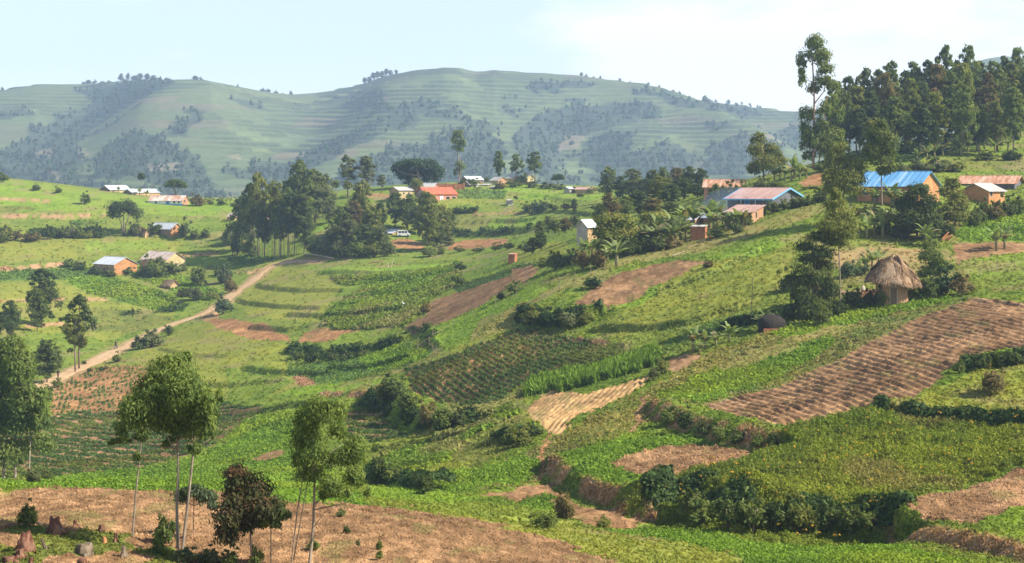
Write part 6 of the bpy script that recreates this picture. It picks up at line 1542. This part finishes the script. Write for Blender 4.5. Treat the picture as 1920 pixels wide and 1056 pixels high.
def wheel(x, nm='wheel'):
    w_ = MB(); n1, n2 = 20, 8
    for i in range(n1):
        a = 2*math.pi*i/n1
        for k in range(n2):
            b = 2*math.pi*k/n2; rr_ = .27 + .055*math.cos(b); w_.v.append((x + rr_*math.cos(a), .055*math.sin(b), .32 + rr_*math.sin(a)))
    for i in range(n1):
        for k in range(n2): w_.f.append((i*n2+k, ((i+1) % n1)*n2+k, ((i+1) % n1)*n2+(k+1) % n2, i*n2+(k+1) % n2))
    wo = w_.build(nm, M['rubber'], mc, True)
    h_ = MB(); h_.tube([(x, -.06, .32), (x, .06, .32)], .05, 10)
    for i in range(8):
        a = math.pi*i/4; h_.tube([(x, 0, .32), (x + .24*math.cos(a), 0, .32 + .24*math.sin(a))], .008, 4)
    h_.build('hub', M['metal'], wo)
wheel(-.62); wheel(.66)
m = MB(); m.tube([(-.62,.08,.32),(-.15,.08,.38),(.1,.06,.5)], .03, 6); m.tube([(-.62,-.08,.32),(-.15,-.08,.38),(.1,-.06,.5)], .03, 6); m.tube([(-.4,0,.72),(.1,0,.78),(.45,0,.82)], .035, 6); m.tube([(.1,0,.78),(.05,0,.4)], .03, 6); m.build('frame', M['metal'], mc)
m = MB(); m.tube([(.0,0,.55),(.1,0,.42),(.02,0,.30)], [.10,.15,.10], 10); m.build('engine', M['metal'], mc, True)
m = MB(); m.tube([(-.05,0,.82),(.1,0,.86),(.28,0,.86),(.40,0,.84)], [.08,.14,.14,.06], 10); m.build('fuel_tank', M['redpaint'], mc, True)
m = MB(); m.tube([(-.72,0,.80),(-.5,0,.80),(-.1,0,.79)], [.08,.12,.10], 8); m.build('seat', M['rubber'], mc, True)
m = MB(); m.tube([(.66,.07,.32),(.52,.07,.75),(.46,.07,.95)], .022, 6); m.tube([(.66,-.07,.32),(.52,-.07,.75),(.46,-.07,.95)], .022, 6); m.build('front_fork', M['metal'], mc)
m = MB(); m.tube([(.36,.36,1.04),(.44,.15,1.02),(.44,-.15,1.02),(.36,-.36,1.04)], .018, 6); m.build('handlebar', M['metal'], mc)
m = MB(); m.tube([(.52,0,.92),(.58,0,.92),(.63,0,.92)], [.05,.085,.08], 10); m.build('headlight', M['white'], mc, True)
m = MB(); m.tube([(-.9,0,.66),(-.62,0,.70),(-.4,0,.64)], [.03,.06,.05], 8); m.build('mudguard', M['redpaint'], mc, True)
person('rider in a maroon shirt on the motorcycle', pm, am, 'ride', 'cloth_maroon', 'cloth_dark')
person('walker in dark clothes on the lower end of the dirt path', at(109, 711) + Vector((0, 0, .06)), am, 'walk', 'cloth_dark', 'cloth_dark')

pv_ = at(757, 447, 436); van = thing('van', 'white van parked beside the brown hut under the trees', 'van', pv_, R(4))
m = MB()
pr_ = [(-1.75,.35),(1.78,.35),(1.80,.85),(1.35,1.0),(.95,1.75),(-1.65,1.80),(-1.78,1.0)]
vs = [(x, y, z) for y in (-.8, .8) for x, z in pr_]; n7 = len(pr_)
m.add(vs, [tuple(reversed(range(n7))), tuple(range(n7, 2*n7))] + [(i, (i+1) % n7, n7+(i+1) % n7, n7+i) for i in range(n7)])
m.build('body', M['vanpaint'], van)
for x0, x1 in ((-1.45, -.75), (-.60, .1), (.25, .95)):
    for y in (-.80, .80):
        m = MB(); m.box(x0, x1, y - .015, y + .015, 1.05, 1.58); m.build('window', M['dark'], van)
m = MB(); m.add([(1.37,-.65,1.02),(1.37,.65,1.02),(.99,.62,1.70),(.99,-.62,1.70),(1.34,-.65,1.0),(1.34,.65,1.0),(.96,.62,1.68),(.96,-.62,1.68)], [(0,1,2,3),(7,6,5,4),(0,4,5,1),(2,6,7,3),(1,5,6,2),(3,7,4,0)]); m.build('windscreen', M['dark'], van)
for x in (-1.1, 1.15):
    for y in (-.78, .78):
        m = MB(); m.tube([(x, y - .1, .32), (x, y + .1, .32)], .32, 14); wo = m.build('wheel', M['rubber'], van)
        m = MB(); m.tube([(x, y - .115, .32), (x, y + .115, .32)], .17, 10); m.build('rim', M['metal'], wo)
for y in (-.55, .55):
    m = MB(); m.box(1.78, 1.83, y - .14, y + .14, .62, .80); m.build('headlight', M['white'], van)

bp_ = at(756, 576); bird = thing('egret', 'small white bird standing in the lush valley growth', 'bird', bp_ + Vector((0, 0, .25)), R(200))
skin_body('body', [(0,0,.46),(.14,0,.56),(.18,0,.72),(.15,0,.86),(.20,0,.94),(.28,0,.93),(-.16,0,.40),(-.28,0,.34),(.0,.05,.25),(.01,.05,.0),(.0,-.05,.25),(.01,-.05,.0)],
          [(0,1),(1,2),(2,3),(3,4),(4,5),(0,6),(6,7),(0,8),(8,9),(0,10),(10,11)], [.12,.08,.045,.04,.055,.02,.09,.03,.02,.012,.02,.012], 'feather', bird)
m = MB(); m.tube([(.25,0,.935),(.40,0,.91)], [.018,.004], 6); m.build('beak', M['orange'], bird)

# ------------------------------------------------------------------ trees on the skyline of the mountain
def hill_pt(u):
    i = int(np.clip(round((u - hu[0]) / 5.0), 0, len(hu) - 1)); j = int(np.argmin(VH - HZ[:, i] * F / HY[:, i]))
    return Vector((float((u - 960) / F * HY[j, i]), float(HY[j, i]), float(HZ[j, i])))
SK = [(4,10,7),(156,9,9),(166,12,12),(178,9,10),(192,8,14),(205,9,12),(227,17,9),(240,18,8),(252,13,14),(263,14,12),(276,16,12),(288,14,12),(300,10,12),(312,9,10),(366,12,12),(376,8,8),(446,10,4),(492,11,14),(503,9,12),(516,9,12),(530,7,10),(545,10,9),
      (684,14,10),(692,15,10),(700,16,11),(708,16,10),(716,16,11),(724,15,10),(732,13,9),(743,12,7),(1090,10,8),(1100,9,10),(1113,9,9),(1126,8,6),(1162,9,7),(1182,8,8),(1216,8,6),(1236,9,6),(1262,8,8),(1274,8,7),(1322,14,8),(1329,11,8),(1342,8,6),(1366,12,7),(1380,10,10),(1425,7,6)]
for i, (u, hpx, wpx) in enumerate(SK):
    p = hill_pt(u); s = p.y / F; tm, cm, w0 = unit_tree('shrub' if hpx < 12 else 'euc', (i * 7) % 4, 'dk')
    t = thing('ridge_tree', ('far off tree on the mountain skyline, ' + ('tall above its neighbours' if hpx > 13 else 'low and bushy') + ', ' + NTH[min(i, 21)] + ' from the left') if i < 22 else ('tree of the summit grove, ' + NTH[i - 22] + ' from the left' if i < 30 else NTH[i - 30] + ' tree from the left on the right shoulder of the mountain'),
              'tree', p - Vector((0, 0, .8 + i % 3)), i * 1.3, 'trees on the mountain skyline', (wpx*s/w0, wpx*s/w0, hpx*s*.92))
    link('trunk', tm, t); link('crown', cm, t)
# ------------------------------------------------------------------ the air between here and the mountain
hz = MB(); hz.box(-2300, 2350, -80, 3050, -75, 262)
hm = bpy.data.materials.new('haze_air'); hm.use_nodes = True
hn = hm.node_tree.nodes; hn.remove(hn['Principled BSDF'])
pvn = hn.new('ShaderNodeVolumePrincipled')
pvn.inputs['Color'].default_value = (0.55, 0.71, 1.0, 1)
pvn.inputs['Density'].default_value = 0.00022
pvn.inputs['Anisotropy'].default_value = 0.2
hm.node_tree.links.new(pvn.outputs[0], hn['Material Output'].inputs['Volume'])
tag(hz.build('haze', hm), 'pale blue haze filling the valley air', 'haze', kind='stuff')

# thin blue cooking smoke drifting by the blue trimmed house
sp = ptat(1362, 380, 252); m = MB()
for i in range(9):
    a = math.pi * i / 8
    for k in range(14):
        b = 2 * math.pi * k / 14; m.v.append((sp.x + 4.2 * math.sin(a) * math.cos(b) + .9 * math.cos(a), sp.y + 3.0 * math.sin(a) * math.sin(b), sp.z + 2.6 * math.cos(a)))
for i in range(8):
    for k in range(14): m.f.append((i*14+k, (i+1)*14+k, (i+1)*14+(k+1) % 14, i*14+(k+1) % 14))
smk = bpy.data.materials.new('smoke_air'); smk.use_nodes = True
sn = smk.node_tree.nodes; sn.remove(sn['Principled BSDF']); pv2 = sn.new('ShaderNodeVolumePrincipled')
pv2.inputs['Color'].default_value = (.55, .70, 1, 1); pv2.inputs['Density'].default_value = .035
smk.node_tree.links.new(pv2.outputs[0], sn['Material Output'].inputs['Volume'])
tag(m.build('smoke', smk), 'thin blue cooking smoke beside the blue trimmed house', 'smoke', kind='stuff')
